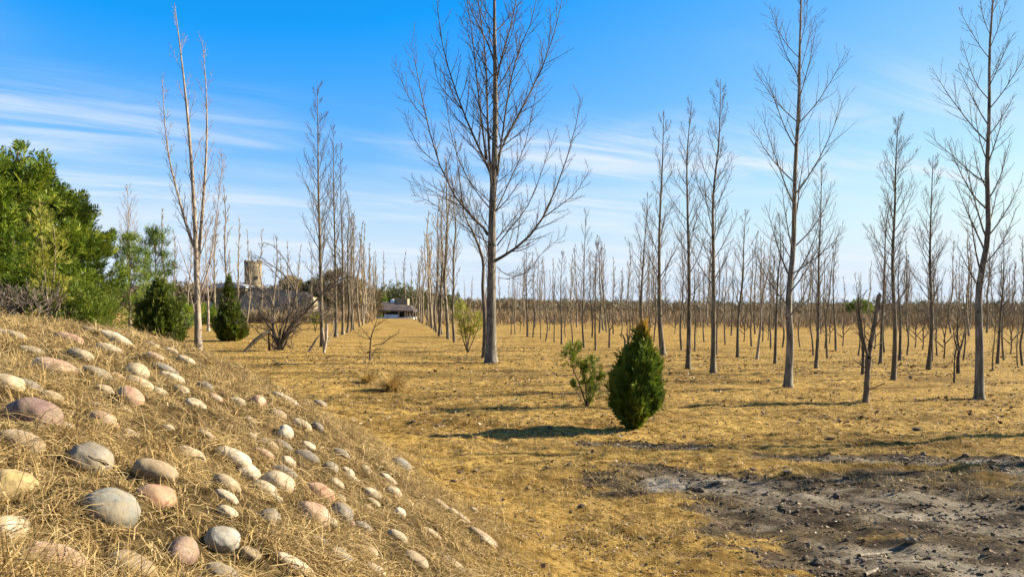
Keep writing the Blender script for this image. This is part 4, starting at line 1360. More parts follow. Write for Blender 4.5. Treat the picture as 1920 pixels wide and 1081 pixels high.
rng = np.random.default_rng(12)
sh = lambda t: np.interp(t, [0, .15, .4, .7, .9, 1], [.85, 1, 1, .75, .42, .12])
for px, d, H, rx, n, r, lab, sd in [
        (22, 17.5, 4.3, 1.5, 74, .50, 'biggest bright green evergreen tree at the left edge behind the mound', 1),
        (-64, 16.5, 4.0, 1.5, 50, .52, 'green evergreen tree mostly cut off by the left edge of the photo', 2),
        (98, 18.8, 4.5, 1.05, 62, .40, 'green evergreen tree with a pointed top right of the biggest one', 3),
        (146, 20.5, 3.8, .85, 48, .38, 'lower evergreen tree at the right end of the green clump', 4)]:
    cl = crown_clumps(rng, int(n * .68), rx, rx, 0.3, H - 0.25, r, sh, 0.72)
    for q in range(9):          # leading shoots that stand out of the crown
        a = rng.random() * 6.28; t = rng.uniform(.45, 1.0); f = rx * sh(t) * 0.95
        for e in range(3):
            cl.append((f * math.cos(a) * (1 + .13 * e), f * math.sin(a) * (1 + .13 * e), .3 + (H - .5) * t + .25 + .24 * e, .25 - .05 * e))
    clump_tree('evergreen_tree', lab, gpt(px, d), H, cl, M['evergreen'], 0.27, 40, 20 + sd, M['bark_dark'], group='evergreen trees behind the mound', droop=0.2, lw=0.13, nl=13, trunk_r=0.11)
for px, d, H, r, lab, sd, mt in [
        (186, 19.0, 2.1, .28, 'low feathery light green bush at the right foot of the evergreens', 1, 'fresh'),
        (150, 17.2, 2.0, .36, 'low yellowish green bush on the mound crest below the evergreens', 2, 'fresh')]:
    clump_tree('leafy_bush', lab, gpt(px, d), H, crown_clumps(rng, 34, .75, .6, 0.15, H - .2, r, lambda t: 1 - .6 * t), M[mt], 0.17, 40, 50 + sd, M['bark_dark'], 'bush', droop=.1, lw=.14, trunk_r=.03)
stem_plant('yellow_sapling', 'slender yellow green sapling in front of the evergreens at the left', 'sapling', gpt(88, 15.3),
           [([(92, 600), (86, 540), (80, 470), (74, 380)], .03, .3, .25), ([(92, 600), (98, 540), (104, 480), (100, 420)], .022, -.2, .3), ([(90, 590), (76, 540), (66, 490)], .02, .2, .35), ([(92, 600), (112, 560), (122, 520)], .018, 0, .3)],
           [(78, 420, 0, 26, 60), (90, 480, 0, 30, 70), (72, 500, 0, 24, 50), (102, 450, 0, 20, 40), (90, 540, 0, 34, 60)], M['yellow_leaf'], 0.15, 9, M['bark'], per=24)
for px, d, H, lab, sd in [(243, 27, 4.15, 'left small pine with loose whorls behind the round conifer', 1), (291, 29, 4.6, 'right small pine with loose whorls behind the round conifer', 2)]:
    cl = []
    for k in range(9):
        z = 0.9 + (H - 1.1) * k / 8; R = 1.0 * (1 - (k / 8.5)) ** 0.8 + 0.08
        for j in range(4):
            a = j * 1.57 + k * 0.8 + rng.normal(0, .3); q = R * rng.uniform(.6, 1.05)
            cl.append((q * math.cos(a), q * math.sin(a), z + .18 * q + rng.normal(0, .06), .24))
    clump_tree('pine_tree', lab, gpt(px, d), H, cl, M['pine'], 0.24, 34, 60 + sd, M['bark_dark'], 'tree', 'small pines left of the pale three stemmed tree', 0.0, 9, .10, .6, .3, .05)


# ------------------------------------------------------------------ bare shrubs, stumps and cut trunks
def twig_bush(name, label, cat, b, stems, seed, mat, n2=5, L2=.3, rmin=.004, group=None, n3=2, part='branch'):
    o = thing(name, label, cat, b, 0, group)
    for pts, r0, dz in stems:
        tr = Tree(seed); seed += 1000
        p, r = tr.stem(px_poly(b, pts, dz), r0, max(rmin, r0 * 0.22), 1, .8)
        for q, rr in tr.twigs(p, r, n2, L2, 42, 0.2, 2, .25, .98, rmin, .55, .2, .12):
            if n3: tr.twigs(q, rr, n3, .5, 40, .15, 3, .25, .95, rmin * .8, .8, .15, .08)
        obj(part, tr.meshes(part, [1, 2, 3], {0: 8, 1: 7, 2: 4, 3: 3}), mat, o)
    return o


def Z7(pts): return [(380 + x / 4.9125, 460 + y / 4.9125) for x, y in pts]
def Z2(pts): return [(380 + x / 3.86, 420 + y / 3.86) for x, y in pts]
def Z5(pts): return [(1150 + x / 2.494, 500 + y / 2.494) for x, y in pts]
def Z8(pts): return [(940 + x / 4.506, 440 + y / 4.506) for x, y in pts]


b = foot(523, 656)
_ra = np.random.default_rng(55); EXTRA_ARCS = []
for _k in range(24):
    _s = _ra.choice([-1, -1, 1, 1, 1]); _w = _ra.uniform(60, 460); _h = _ra.uniform(200, 620)
    _x0, _y0 = _ra.uniform(680, 745), 955
    EXTRA_ARCS.append(([(_x0, _y0), (_x0 + _s * _w * .25, _y0 - _h * .45), (_x0 + _s * _w * .55, _y0 - _h * .85), (_x0 + _s * _w, _y0 - _h * _ra.uniform(.8, 1.05)), (_x0 + _s * _w * 1.25, _y0 - _h * _ra.uniform(.55, .95))], _ra.uniform(.014, .028), _ra.uniform(-1.1, 1.1)))
twig_bush('arching_shrub', 'sprawling bare shrub of dark arching branches left of the alley', 'shrub', b, [
    (Z7([(705, 960), (690, 860), (615, 750), (525, 610), (508, 520), (560, 480), (580, 440)]), .042, .4),
    (Z7([(715, 960), (705, 820), (745, 700), (830, 610), (862, 430), (830, 270), (760, 130), (650, 0), (560, -30)]), .045, -.4),
    (Z7([(725, 950), (745, 800), (830, 740), (960, 600), (1060, 480), (1180, 390), (1310, 350), (1420, 350)]), .055, .5),
    (Z7([(730, 950), (760, 790), (900, 660), (1080, 470), (1200, 345), (1340, 290), (1400, 300)]), .05, -.6),
    (Z7([(740, 900), (790, 790), (850, 790), (885, 690), (960, 600)]), .05, .8),
    (Z7([(960, 600), (1060, 550), (1140, 575), (1230, 605), (1240, 680)]), .03, .8),
    (Z7([(620, 1020), (612, 900), (610, 820), (625, 740)]), .06, -.8),
    (Z7([(690, 900), (640, 800), (665, 640), (625, 470), (560, 405), (430, 415), (300, 450)]), .05, .9),
    (Z7([(862, 430), (800, 330), (720, 240), (600, 160), (520, 100), (420, 85)]), .03, -.5),
    (Z7([(760, 360), (680, 270), (580, 170), (470, 115)]), .025, -.9),
    (Z7([(600, 460), (520, 390), (420, 355), (300, 345), (230, 365)]), .028, -.4),
    (Z7([(740, 960), (755, 900), (830, 945), (815, 870), (870, 740)]), .03, .3),
    (Z7([(700, 900), (660, 870), (640, 930), (690, 1000)]), .04, .2),
    (Z7([(720, 960), (770, 900), (780, 820), (840, 780)]), .045, -.5),
    (Z7([(690, 960), (560, 850), (480, 760), (430, 730)]), .03, -.9),
    (Z7([(700, 940), (650, 820), (650, 700), (660, 580), (700, 480), (690, 380)]), .045, .1),
] + [(Z7(p_), r_, z_) for p_, r_, z_ in EXTRA_ARCS], 41, M['bark_shrub'], 15, .2, .005, None, 3)
o = thing('fallen_log', 'thick grey log leaning out of the arching bare shrub', 'log', foot(458, 660))
bb = np.array(o.location)
o2 = MB().tube(px_poly(bb, Z7([(380, 980), (480, 880), (560, 820), (620, 785)]), .4), [.05, .075, .08, .07], 8)
o2.build('log', M['bark'], o)
b = foot(693, 675)
twig_bush('bare_sapling', 'small bare branching sapling standing alone in the alley', 'sapling', b, [
    (Z2([(1210, 985), (1218, 830), (1245, 740), (1270, 670)]), .032, .1), (Z2([(1245, 745), (1300, 705), (1345, 675)]), .014, -.3),
    (Z2([(1218, 835), (1165, 770), (1110, 700)]), .014, .3), (Z2([(1218, 835), (1150, 815), (1115, 780)]), .01, -.2), (Z2([(1228, 880), (1300, 860), (1370, 810), (1420, 785)]), .014, -.4),
    (Z2([(1220, 975), (1250, 910), (1300, 870), (1385, 800)]), .014, .3), (Z2([(1205, 985), (1160, 910), (1140, 860)]), .008, .2)], 42, M['bark_dark'], 5, .28, .0045)
b = foot(608, 661)
o = thing('forked_stump', 'pale forked dead stump in front of the left alley row', 'stump', b)
mb = MB()
mb.tube(px_poly(b, Z2([(880, 935), (878, 870), (872, 800), (866, 745)]), 0), [.055, .045, .035, .02], 7)
mb.tube(px_poly(b, Z2([(884, 900), (905, 850), (950, 770), (948, 690)]), .2), [.035, .026, .02, .008], 6)
mb.tube(px_poly(b, Z2([(882, 910), (896, 820), (897, 720)]), -.15), [.045, .05, .055], 8)
mb.build('stump_wood', M['bark_pale'], o)
bx = foot(578, 659)
o = thing('broken_branch', 'dark broken branch propped on the ground left of the forked stump', 'branch', bx)
MB().tube(px_poly(bx, Z2([(765, 928), (795, 880), (825, 830), (850, 800)]), .3), [.05, .045, .04, .02], 7).build('branch_wood', M['bark_dark'], o)

b = foot(1623, 754)
C_ = thing('cut_trunk', 'pruned leaning trunk without a crown in the right foreground', 'tree', b)
st = px_poly(b, Z5([(1180, 640), (1186, 560), (1190, 480), (1198, 400), (1212, 320), (1228, 230), (1242, 133)]), .2)
mb = MB(); rg = np.random.default_rng(6)
Q = smooth_interp(np.linspace(0, 1, 7), st, np.linspace(0, 1, 20)) + rg.normal(0, .006, (20, 3))
R = np.linspace(.062, .046, 20) + rg.normal(0, .003, 20)
R *= .84; R[0] = .075; R[8] = .058
mb.tube(Q, R, 10)
tip = Q[-1]; mb.add(np.vstack([tip + [0.045 * math.cos(a), 0.045 * math.sin(a), 0.0] for a in np.linspace(0, 6.283, 8, endpoint=False)] + [tip + [0.01, 0, .05]]), None, [[i, (i + 1) % 8, 8] for i in range(8)])
mb.build('trunk', M['bark_cut'], C_)
for pts, r in [(Z5([(1190, 415), (1172, 350), (1158, 270), (1147, 190), (1148, 130)]), .028), ]:
    L = smooth_interp(np.linspace(0, 1, len(pts)), px_poly(b, pts, .15), np.linspace(0, 1, 9))
    m2 = MB(); m2.tube(L, np.linspace(r, .008, 9), 6)
    for k in range(7):
        p, d = along(L, .3 + .1 * k); m2.tube(polyline(rg, p, d * .8 + perp(rg, d) * .8, .32, 5, .3, .2), np.linspace(.008, .003, 5), 4)
    m2.build('branch', M['bark_dark'], C_)
for k in range(16):
    p, d = along(Q, .15 + .05 * k); s = perp(rg, d)
    L = .05 + .12 * rg.random() if k % 4 else .28
    m2 = MB().tube(polyline(rg, p + s * .04, s + d * .5, L, 4, .2, .12), np.linspace(.013, .006, 4), 5)
    m2.build('stub', M['bark_cut'], C_)


def stubby(label, b, stems, seed, group='short pruned trees of the right plantation'):
    return twig_bush('pruned_tree', label, 'tree', b, stems, seed, M['bark_dark'], 6, .22, .006, group, 2, 'limb')


stubby('short dark pruned tree with crooked arms behind the leggy conifer', foot(1142, 653), [(Z8([(912, 960), (912, 880), (912, 800), (895, 690), (870, 605)]), .055, .2), (Z8([(912, 810), (940, 770), (955, 735)]), .03, -.2), (Z8([(912, 740), (916, 680), (915, 640)]), .04, .1)], 70)
stubby('short forked pruned tree just left of the arborvitae', foot(1171, 661), [(Z8([(1040, 1005), (1046, 900), (1030, 855), (1010, 850)]), .06, .2), (Z8([(1062, 990), (1070, 900), (1085, 850), (1125, 810)]), .055, -.2), (Z8([(1070, 880), (1062, 830), (1072, 770)]), .04, .2)], 71)
stubby('thin short pruned sapling left of the thick leaning poplar', foot(1789, 718), [(Z5([(1594, 545), (1595, 470), (1597, 390)]), .03, .1), (Z5([(1596, 420), (1608, 360), (1612, 300)]), .02, .1)], 72)
stubby('short twiggy pruned tree behind the thin short sapling at the right', foot(1797, 701), [(Z5([(1613, 502), (1612, 430), (1618, 390), (1608, 330), (1612, 220)]), .055, .1), (Z5([(1616, 400), (1630, 360), (1645, 290), (1640, 220)]), .035, .2), (Z5([(1614, 390), (1598, 350), (1590, 280)]), .03, -.2)], 73)
stubby('short dark pruned tree standing close behind the cut trunk', foot(1617, 701), [(Z5([(1165, 503), (1168, 430), (1165, 360), (1148, 260), (1145, 150)]), .05, .2), (Z5([(1168, 420), (1176, 330), (1172, 240)]), .03, -.1)], 74)
for k, (px, py) in enumerate([(1098, 612), (1185, 622), (1216, 630), (1340, 628), (1395, 636), (1440, 634), (1580, 645), (1716, 648), (1730, 652), (1770, 668), (1895, 660), (1555, 640), (1640, 650), (1265, 622), (1030, 616), (975, 618)]):
    b = foot(px, py + 4); d = b[1]; k_ = F / d
    stubby('low bushy pruned tree in the far scrub of the plantation', b, [([(px, py + 4), (px + 1, py - .7 * k_), (px - .3 * k_, py - 1.7 * k_)], .032, .2), ([(px, py - .4 * k_), (px + .5 * k_, py - 1.0 * k_), (px + .7 * k_, py - 1.7 * k_)], .022, .2),
                ([(px, py - .3 * k_), (px - .6 * k_, py - .9 * k_), (px - .8 * k_, py - 1.5 * k_)], .022, -.3), ([(px, py - .5 * k_), (px + .1 * k_, py - 1.2 * k_), (px + .2 * k_, py - 2.1 * k_)], .024, -.3)], 80 + k, 'low bushy pruned trees in the far scrub')

# brown dry brush at the mound crest in front of the evergreens
b = gpt(52, 14.2)
twig_bush('dry_bush', 'tangled brown dry bush on the mound crest at the left edge', 'bush', b, [([(52 + 6 * k, 606), (40 + 18 * k - 60 + 60, 575), (20 + 26 * k - 50 + 30, 548 - 4 * (k % 3))], .016, .5 * ((k % 3) - 1)) for k in range(-4, 5)], 46, M['bark_shrub'], 16, .5, .006, None, 4)


# ------------------------------------------------------------------ grass tufts in the alley mouth
def tuft(label, px, py, R, Hh, n, seed):
    rng = np.random.default_rng(seed)
    b = foot(px, py)
    a = rng.random(n) * 6.28; r = R * 0.35 * np.sqrt(rng.random(n))
    P = np.zeros((n, 4, 3)); P[:, 0] = np.stack([r * np.cos(a), r * np.sin(a), np.zeros(n)], 1)
    L = Hh * rng.uniform(.6, 1.5, n); el = rng.uniform(.5, 1.5, n)
    for k in range(1, 4):
        P[:, k] = P[:, k - 1] + np.stack([np.cos(a) * np.cos(el), np.sin(a) * np.cos(el), np.sin(el)], 1) * (L / 3)[:, None]
        el = el - rng.uniform(.2, .7, n)
    s = np.stack([-np.sin(a), np.cos(a), np.zeros(n)], 1) * .006
    w = np.array([1, .8, .55, .1])
    V = np.stack([P + s[:, None] * w[None, :, None], P - s[:, None] * w[None, :, None]], 2).reshape(-1, 3)
    b0 = np.arange(n)[:, None] * 8 + np.arange(3)[None] * 2
    Q = np.stack([b0, b0 + 1, b0 + 3, b0 + 2], -1).reshape(-1, 4)
    o = obj('grass_tuft', new_mesh('grass_tuft', V, Q, None, True, {'tone': np.repeat(rng.random(n), 8)}), M['gold'])
    o.location = b
    tag(o, label, 'grass tuft', 'dry grass tufts')


tuft('larger golden grass tuft in the open alley mouth', 737, 731, .34, .38, 700, 1)
tuft('smaller paler grass tuft left of the larger golden one', 690, 716, .3, .26, 420, 2)
tuft('dry grass tuft at the crest of the mound foot on the left', 425, 693, .5, .3, 500, 3)

# loose sticks and a lone rock on the ground
for lab, pts, r in [('pale stick lying on the dark burnt soil', [(1612, 1030), (1640, 1022), (1672, 1017)], .012), ('short dark stick at the left of the burnt soil', [(1398, 1024), (1420, 1029)], .018),
                    ('thin pale curved stick near the bottom of the burnt soil', [(1622, 1058), (1640, 1052), (1646, 1046)], .014), ('thin twig lying in the grass left of the grass tufts', [(545, 728), (556, 722), (566, 715)], .008)]:
    p0 = foot(*pts[0]); o = thing('stick', lab, 'stick', p0)
    L = np.array([foot(*p) - p0 + [0, 0, .02] for p in pts])
    MB().tube(L, np.linspace(r, r * .5, len(L)), 6).build('stick_wood', M['bark_pale'] if 'pale' in lab else M['bark_dark'], o)

# ------------------------------------------------------------------ buildings, tower, cars
def wall_mat(name, a, b_, sc=3, bump=0.2):
    return noise_mat(name, [(0.35, a), (0.65, b_)], sc, detail=8, bump=bump, bscale=sc * 6)


M['roof_grey'] = wall_mat('grey_roof', (0.026, 0.024, 0.022), (0.05, 0.047, 0.044), 0.8)
M['roof_brown'] = wall_mat('brown_roof', (0.045, 0.034, 0.035), (0.10, 0.07, 0.055), 0.8)
M['tower_stone'] = wall_mat('tower_stone', (0.12, 0.09, 0.055), (0.235, 0.185, 0.115), 2.0)
M['stone_tan'] = wall_mat('tan_stone_wall', (0.17, 0.125, 0.07), (0.33, 0.255, 0.155), 2.0)
M['white_wall'] = wall_mat('white_wall', (0.60, 0.60, 0.58), (0.78, 0.78, 0.76), 2.0)
M['dark_in'] = plain('dark_interior', (0.02, 0.02, 0.022), 0.9)
M['glass'] = plain('window_glass', (0.04, 0.055, 0.075), 0.15)
M['rubber'] = plain('tyre_rubber', (0.02, 0.02, 0.02), 0.9)
M['paint_w'] = plain('white_car_paint', (0.70, 0.72, 0.74), 0.3)
M['paint_b'] = plain('pale_blue_car_paint', (0.35, 0.48, 0.62), 0.3)


def prism(mb, pts, y0, y1):
    """an outline in x,z drawn out along y"""
    pts = np.array(pts); n = len(pts)
    V = np.concatenate([np.stack([pts[:, 0], np.full(n, y0), pts[:, 1]], 1), np.stack([pts[:, 0], np.full(n, y1), pts[:, 1]], 1)])
    Q = [[i, (i + 1) % n, n + (i + 1) % n, n + i] for i in range(n)]
    T = [[0, i + 1, i] for i in range(1, n - 1)] + [[n, n + i, n + i + 1] for i in range(1, n - 1)]
    return mb.add(V, Q, T)


def dark_building():
    d = 88.0; b = gpt(512, d)
    o = thing('hall_building', 'low building under a big dark grey hipped roof below the tower', 'building', b)
    k = d / F
    X = lambda px: (px - 512) * k
    Zp = lambda py: EYE + (576.2 - py) * k - b[2]
    e0, e1, ez, depth = X(434), X(597), Zp(586), 8.0
    mb = MB()
    V = [[e0, -.5, ez], [e1, -.5, ez], [e1, depth + .5, ez], [e0, depth + .5, ez], [X(450), 3.4, Zp(536)], [X(556), 3.4, Zp(545)], [X(556), 4.6, Zp(545)], [X(450), 4.6, Zp(536)]]
    V += [[v[0], v[1], v[2] - .25] for v in V[:4]]
    mb.add(V, [[0, 1, 5, 4], [2, 3, 7, 6], [4, 5, 6, 7], [1, 2, 6, 5], [3, 0, 4, 7], [8, 9, 1, 0], [9, 10, 2, 1], [10, 11, 3, 2], [11, 8, 0, 3], [8, 11, 10, 9]])
    rf = mb.build('roof', M['roof_grey'], o, False)
    w = MB(); w.box([(e0 + e1) / 2, depth / 2, (ez - .25) / 2], [e1 - e0 - 1.0, depth - .8, ez - .25]); w.build('wall', M['stone_tan'], o, False)
    for px in (452, 474, 500, 524, 548):
        f = MB(); f.box([X(px), .38, ez * .45], [.9, .08, 1.0]); wi = f.build('window', M['white_wall'], o, False)
        MB().box([X(px), .33, ez * .45], [.75, .06, .85]).build('pane', M['glass'], wi, False)
    MB().box([X(574), -.2, 0.55], [1.6, .9, 1.1]).build('white_porch', M['white_wall'], o, False)
    g = MB(); prism(g, [(X(566), ez - .3), (X(592), ez - .3), (X(590), Zp(556)), (X(572), Zp(556))], -.9, 1.2); g.build('stone_chimney_wall', M['stone_tan'], o, False)
    ev = MB(); ev.box([X(512), -.53, ez - .12], [e1 - e0 + .1, .05, .16]); ev.build('eaves', M['white_wall'], o, False)


dark_building()


def tower():
    d = 112.0; b = gpt(474, d); k = d / F
    o = thing('stone_tower', 'round tan stone tower with a jagged crown above the dark roof', 'tower', b)
    top = EYE + (575.8 - 495) * k; R = 15.5 * k
    MB().lathe([(R * 1.02, 0), (R, 2), (R * .98, top * .7), (R * 1.0, top * .92), (R * 1.02, top * .95), (R * 1.02, top), (R * .8, top), (R * .8, top - .4), (0.01, top - .4)], 32).build('shaft', M['tower_stone'], o)
    n = 14
    for i in range(n):
        a = i / n * 6.283
        m = MB(); h = .55 if i % 2 else .38
        m.box([0, 0, h / 2], [.30, .42, h], 0); V = m.V[0].copy(); V[:, 0] += R * .92
        # pointed top
        m.V = [np.stack([V[:, 0] * math.cos(a) - V[:, 1] * math.sin(a), V[:, 0] * math.sin(a) + V[:, 1] * math.cos(a), V[:, 2] + top], 1)]
        m.build('merlon', M['tower_stone'], o, False)
    w = MB(); w.box([R * .62, -R * .80, top - 2.1], [.55, .25, .45], .66); w.build('window', M['dark_in'], o, False)
    w = MB(); w.lathe([(R * 1.005, top - 3.0), (R * 1.03, top - 2.95), (R * 1.03, top - 2.8), (R * 1.0, top - 2.75)], 32); w.build('string_course', M['tower_stone'], o)


tower()


def shed():
    d = 104.0; b = gpt(428, d); k = d / F
    o = thing('low_shed', 'long low shed with a pale curved roof edge left of the tower', 'building', b)
    z = EYE + (575.5 - 533) * k
    prof = [(-2.6, z - .4), (-1.3, z - .05), (0, z + .1), (1.3, z - .05), (2.6, z - .4), (2.6, z - .62), (-2.6, z - .62)]
    m = MB(); prism(m, prof, -.5, 6); m.build('roof', M['pale_roof'], o, False)
    MB().box([0, 3, (z - .78) / 2], [4.6, 5.6, z - .78]).build('wall', M['olive_wall'], o, False)
    MB().box([1.2, .17, 1.0], [1.0, .06, 2.0]).build('door', M['dark_in'], o, False)


M['pale_roof'] = wall_mat('pale_roof', (0.22, 0.23, 0.24), (0.34, 0.35, 0.36), 1)
M['olive_wall'] = wall_mat('olive_wall', (0.09, 0.08, 0.05), (0.15, 0.13, 0.08), 1)
shed()


def far_house():
    d = 119.0; b = gpt(742, d); k = d / F
    o = thing('alley_house', 'wide house with a dark sloping roof and open porch at the end of the alley', 'house', b)
    X = lambda px: (px - 742) * k
    Zp = lambda py: EYE + (578.1 - py) * k - b[2]
    # sloping skirt roof
    V = [[X(709), -1.2, Zp(581)], [X(777), -1.2, Zp(582)], [X(777), 6, Zp(582)], [X(709), 6, Zp(581)], [X(713), 2.2, Zp(565)], [X(766), 2.2, Zp(572)], [X(766), 5, Zp(572)], [X(713), 5, Zp(565)]]
    V += [[v[0], v[1], v[2] - .18] for v in V[:4]]
    m = MB(); m.add(V, [[0, 1, 5, 4], [2, 3, 7, 6], [4, 5, 6, 7], [1, 2, 6, 5], [3, 0, 4, 7], [8, 9, 1, 0], [9, 10, 2, 1], [10, 11, 3, 2], [11, 8, 0, 3], [8, 11, 10, 9]]); m.build('roof', M['roof_brown'], o, False)
    MB().box([X(749), 3.6, (Zp(572) + Zp(561)) / 2], [22 * k, 2.5, 12 * k + .3]).build('upper_storey', M['stone_tan'], o, False)
    m = MB(); m.lathe([(5.5 * k, 0), (5.4 * k, .25), (4.6 * k, .5), (2.6 * k, .68), (.01, .74)], 20, (X(731), 3.0, Zp(568.5))); m.build('dome', M['white_wall'], o)
    zc = Zp(582) - .2
    MB().box([X(742), 4.2, zc / 2], [64 * k, .3, zc]).build('back_wall', M['dark_in'], o, False)
    MB().box([X(742), 1.2, .09], [70 * k, 5.4, .18]).build('terrace', M['white_wall'], o, False)
    MB().box([X(736), -1.3, .42], [26 * k, .14, .48]).build('porch_parapet', M['paint_b'], o, False)
    for px in (712, 724, 749, 761, 765, 770, 775):
        MB().box([X(px), -.8, zc / 2 + .09], [.22, .22, zc - .18]).build('column', M['stone_tan'], o, False)


far_house()


def car(name, label, loc, rz, paint):
    o = thing(name, label, 'car', loc, rz)
    m = MB(); prism(m, [(-2.1, .3), (-2.1, .75), (-1.95, .9), (-1.1, .95), (1.2, .95), (2.0, .82), (2.1, .6), (2.1, .3)], -.82, .82)
    prism(m, [(-1.6, .952), (-1.15, 1.45), (.35, 1.47), (1.1, .952)], -.70, .70)
    m.build('body', paint, o, False)
    m = MB(); prism(m, [(-1.35, 1.0), (-1.05, 1.38), (.3, 1.39), (.85, 1.0)], -.712, .712); m.build('side_windows', M['glass'], o, False)
    m = MB(); m.add([[.42, -.6, 1.41], [.42, .6, 1.41], [1.09, .62, .98], [1.09, -.62, .98]], [[0, 1, 2, 3]]); m.V[0] = m.V[0] + [.02, 0, .02]; m.build('windscreen', M['glass'], o, False)
    for x in (-1.3, 1.3):
        for y in (-.8, .8):
            w = MB(); w.tube([[x, y - .1, .32], [x, y + .1, .32]], [.32, .32], 16); wh = w.build('wheel', M['rubber'], o)
            w = MB(); w.tube([[x, y - .11, .32], [x, y + .11, .32]], [.18, .18], 12); w.build('hub', M['paint_w'], wh)
    for y in (-.6, .6):
        MB().box([2.11, y, .68], [.05, .3, .14]).build('headlight', M['white_wall'], o, False)


p = gpt(399, 225.0)
car('parked_car', 'pale blue car parked beyond the hedge left of the cone conifer', p, math.radians(-12), M['paint_b'])

# ------------------------------------------------------------------ background trees, hedges and woodland
rng = np.random.default_rng(33)


def round_tree(label, px, d, w, h, mat, seed, group=None, name='round_tree', z0=.3, ln=.5, n=46, cat='tree', per=26):
    k = d / F
    clump_tree(name, label, gpt(px, d), h, crown_clumps(rng, n, w / 2, w / 2, z0, h - .3, w * .16, None, .7), mat, ln, per, seed, M['bark_dark'], cat, group, .1, 8, .2, .4, w * .16, .12)


M['tan_leaf'] = leaf_mat('tan_winter_foliage', (0.16, 0.12, 0.05), (0.28, 0.215, 0.095), (0.38, 0.30, 0.15), .8, .2)
M['brown_leaf'] = leaf_mat('brown_winter_foliage', (0.07, 0.05, 0.025), (0.14, 0.10, 0.05), (0.22, 0.16, 0.08), .6, .2)
round_tree('rounded tan bare crowned tree behind the dark roof', 549, 104, 3.3, 6.0, M['tan_leaf'], 101, z0=2.4, per=40)
round_tree('dark brown tree at the right end of the dark roofed building', 588, 98, 3.4, 5.2, M['olive'], 102, z0=.8)
round_tree('tall olive brown tree behind the left alley row', 630, 96, 4.6, 6.3, M['brown_leaf'], 103, z0=.6, n=60)
round_tree('second olive brown tree farther along the left alley row', 662, 104, 4.4, 5.4, M['tan_leaf'], 104, z0=.5, n=56)
round_tree('third and lowest olive brown tree along the left alley row', 690, 112, 4.0, 4.4, M['brown_leaf'], 105, z0=.5)
round_tree('lone dark green tree on the right horizon', 1610, 165, 5.2, 4.3, M['pine'], 106, z0=.7, n=60)
round_tree('dark green tree left of the far house', 707, 135, 3.5, 4.6, M['pine'], 107, z0=.4)
for k, (px, d, w, h) in enumerate([(350, 62, 2.6, 1.9), (376, 66, 3.0, 1.8), (400, 70, 2.4, 1.1), (330, 50, 1.7, 1.5), (417, 66, 2.0, 1.3)]):
    round_tree(['green bush left of the pale three stemmed tree', 'wide green bush behind the pale three stemmed tree', 'low green hedge bush below the pale blue car', 'small olive bush right of the round conifer', 'low green bush touching the cone conifer'][k], px, d, w, h, M['olive'] if k == 3 else M['evergreen'], 110 + k, 'bushes left of the cone conifer', 'hedge_bush', .15, .3, 30, 'bush', 20)
for k, (px, d, w, h) in enumerate([(470, 76, 2.6, 1.3), (500, 78, 3.0, 1.2), (540, 80, 3.0, 1.2), (605, 76, 2.0, 1.4)]):
    round_tree('low brown hedge bush along the front of the dark roofed building', px, d, w, h, M['brown_leaf'], 120 + k, 'brown hedge bushes before the dark roofed building', 'hedge_bush', .1, .3, 24, 'bush', 18)
b = foot(591, 622)
stem_plant('yellow_shrub', 'small yellow shrub before the white porch', 'shrub', b, [([(591, 622), (589, 605), (586, 588)], .03, 0, .3), ([(591, 622), (595, 604), (598, 590)], .03, 0, .3)], [(588, 596, 0, 9, 40), (596, 600, 0, 8, 40)], M['yellow_leaf'], .25, 8, M['bark_dark'], per=14)


def woodland(name, label, spans, mat, seed, n, leaf, dz=40):
    """far wood as one mass: leaf clumps heaped along a ridge line; spans are (px, depth, height)"""
    rng = np.random.default_rng(seed)
    sp = np.array(spans, float)
    px = rng.uniform(sp[0, 0], sp[-1, 0], n)
    d = np.interp(px, sp[:, 0], sp[:, 1]) + rng.uniform(-.1, 1, n) * dz
    h = np.interp(px, sp[:, 0], sp[:, 2])
    x = np.array([ray(q, 580)[0] for q in px]) * d
    top = h * (0.62 + 0.6 * fbm(x * .11, d * .11, 3, seed) + .12 * rng.normal(size=n))
    z = top * rng.random(n) ** 0.55
    c = np.stack([x, d, z], 1)
    D = rng.normal(0, .7, (n, 3)) + [0, 0, .5]
    V, Q, A = sprays(c, D, leaf * rng.uniform(.6, 1.4, n), 8, .22, rng, 45)
    me = new_mesh(name, V, Q, None, False, {'tone': A})
    tag(obj(name, me, mat), label, kind='stuff')


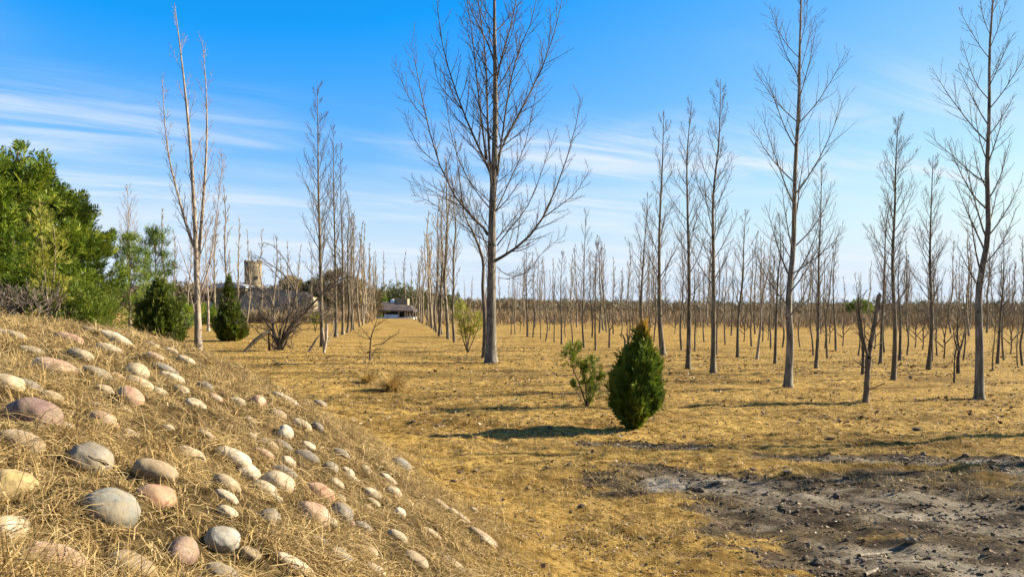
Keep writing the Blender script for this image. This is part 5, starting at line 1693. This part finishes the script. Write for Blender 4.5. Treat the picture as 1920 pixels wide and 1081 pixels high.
woodland('woodland', 'dark olive wood on the left behind the buildings', [(150, 245, 5.5), (300, 250, 8.6), (420, 250, 8.4), (480, 250, 7.4), (600, 250, 7.2), (700, 260, 6.2)], M['brown_leaf'], 201, 12000, 1.7, 45)
woodland('woodland', 'dark wood behind the far house', [(690, 150, 4.2), (730, 155, 5.6), (780, 155, 4.8), (860, 170, 4.2)], M['olive'], 202, 3500, 1.0, 25)
woodland('distant_woodland', 'distant brown wood along the right horizon', [(780, 260, 4.0), (950, 280, 4.6), (1150, 300, 4.2), (1350, 300, 3.6), (1600, 300, 4.0), (1960, 280, 4.4)], M['brown_leaf'], 203, 14000, 1.6, 60)
woodland('distant_woodland', 'faint dark treeline beyond the brown wood', [(930, 420, 6.0), (1150, 420, 6.5), (1400, 420, 6.0), (1700, 420, 7), (1990, 420, 7.0)], M['olive'], 204, 6000, 2.2, 50)


def scrub(seed, n, px0, px1, d0, d1, h0, h1, label):
    """a low tangle of bare brown brush, too dense to tell one bush from another"""
    rng = np.random.default_rng(seed)
    d = d0 + (d1 - d0) * rng.random(n)
    px = rng.uniform(px0, px1, n)
    x = np.array([ray(q, 580)[0] for q in px]) * d
    dens = fbm(x * .12, d * .25, 3, seed)
    k = rng.random(n) < np.clip((dens - .3) * 4, .1, 1); x, d = x[k], d[k]; n = len(x)
    m = 16
    a = rng.random((n, m)) * 6.28; el = rng.uniform(.55, 1.45, (n, m)); L = rng.uniform(h0, h1, n)[:, None] * rng.uniform(.5, 1.1, (n, m))
    base = np.stack([x, d, np.zeros(n)], 1)[:, None, :] + np.stack([np.cos(a) * .12, np.sin(a) * .12, np.full((n, m), .15) * rng.random((n, m)) * 4], 2)
    dr = np.stack([np.cos(a) * np.cos(el), np.sin(a) * np.cos(el), np.sin(el)], 2)
    tip = base + dr * L[..., None]
    s = norm(np.cross(dr, rng.normal(size=(n, m, 3)))) * (0.022 * d[:, None, None] / 80)
    mid = (base + tip) / 2 + rng.normal(0, .12, (n, m, 3))
    V = np.stack([base - s, base + s, mid + s * .8, mid - s * .8, tip], 2).reshape(-1, 3)
    i = np.arange(n * m)[:, None] * 5
    me = new_mesh('scrub', V, i + np.array([[0, 1, 2, 3]]), i + np.array([[3, 2, 4]]), False, {'tone': np.repeat(rng.random(n), m * 5)})
    tag(obj('scrub', me, M['scrub']), label, kind='stuff')


M['scrub'] = noise_mat('bare_brush', [(0.3, (0.13, 0.085, 0.04)), (0.7, (0.30, 0.205, 0.10))], .3, attr='tone', attr_stops=[(0, (0.14, 0.095, 0.05)), (1, (0.42, 0.30, 0.16))], attr_mix=.6)
scrub(301, 2900, 800, 1960, 66, 150, 0.9, 1.9, 'bare brown brush across the back of the right plantation')
scrub(302, 1500, 190, 700, 74, 125, .9, 1.9, 'bare brown brush left of the alley')
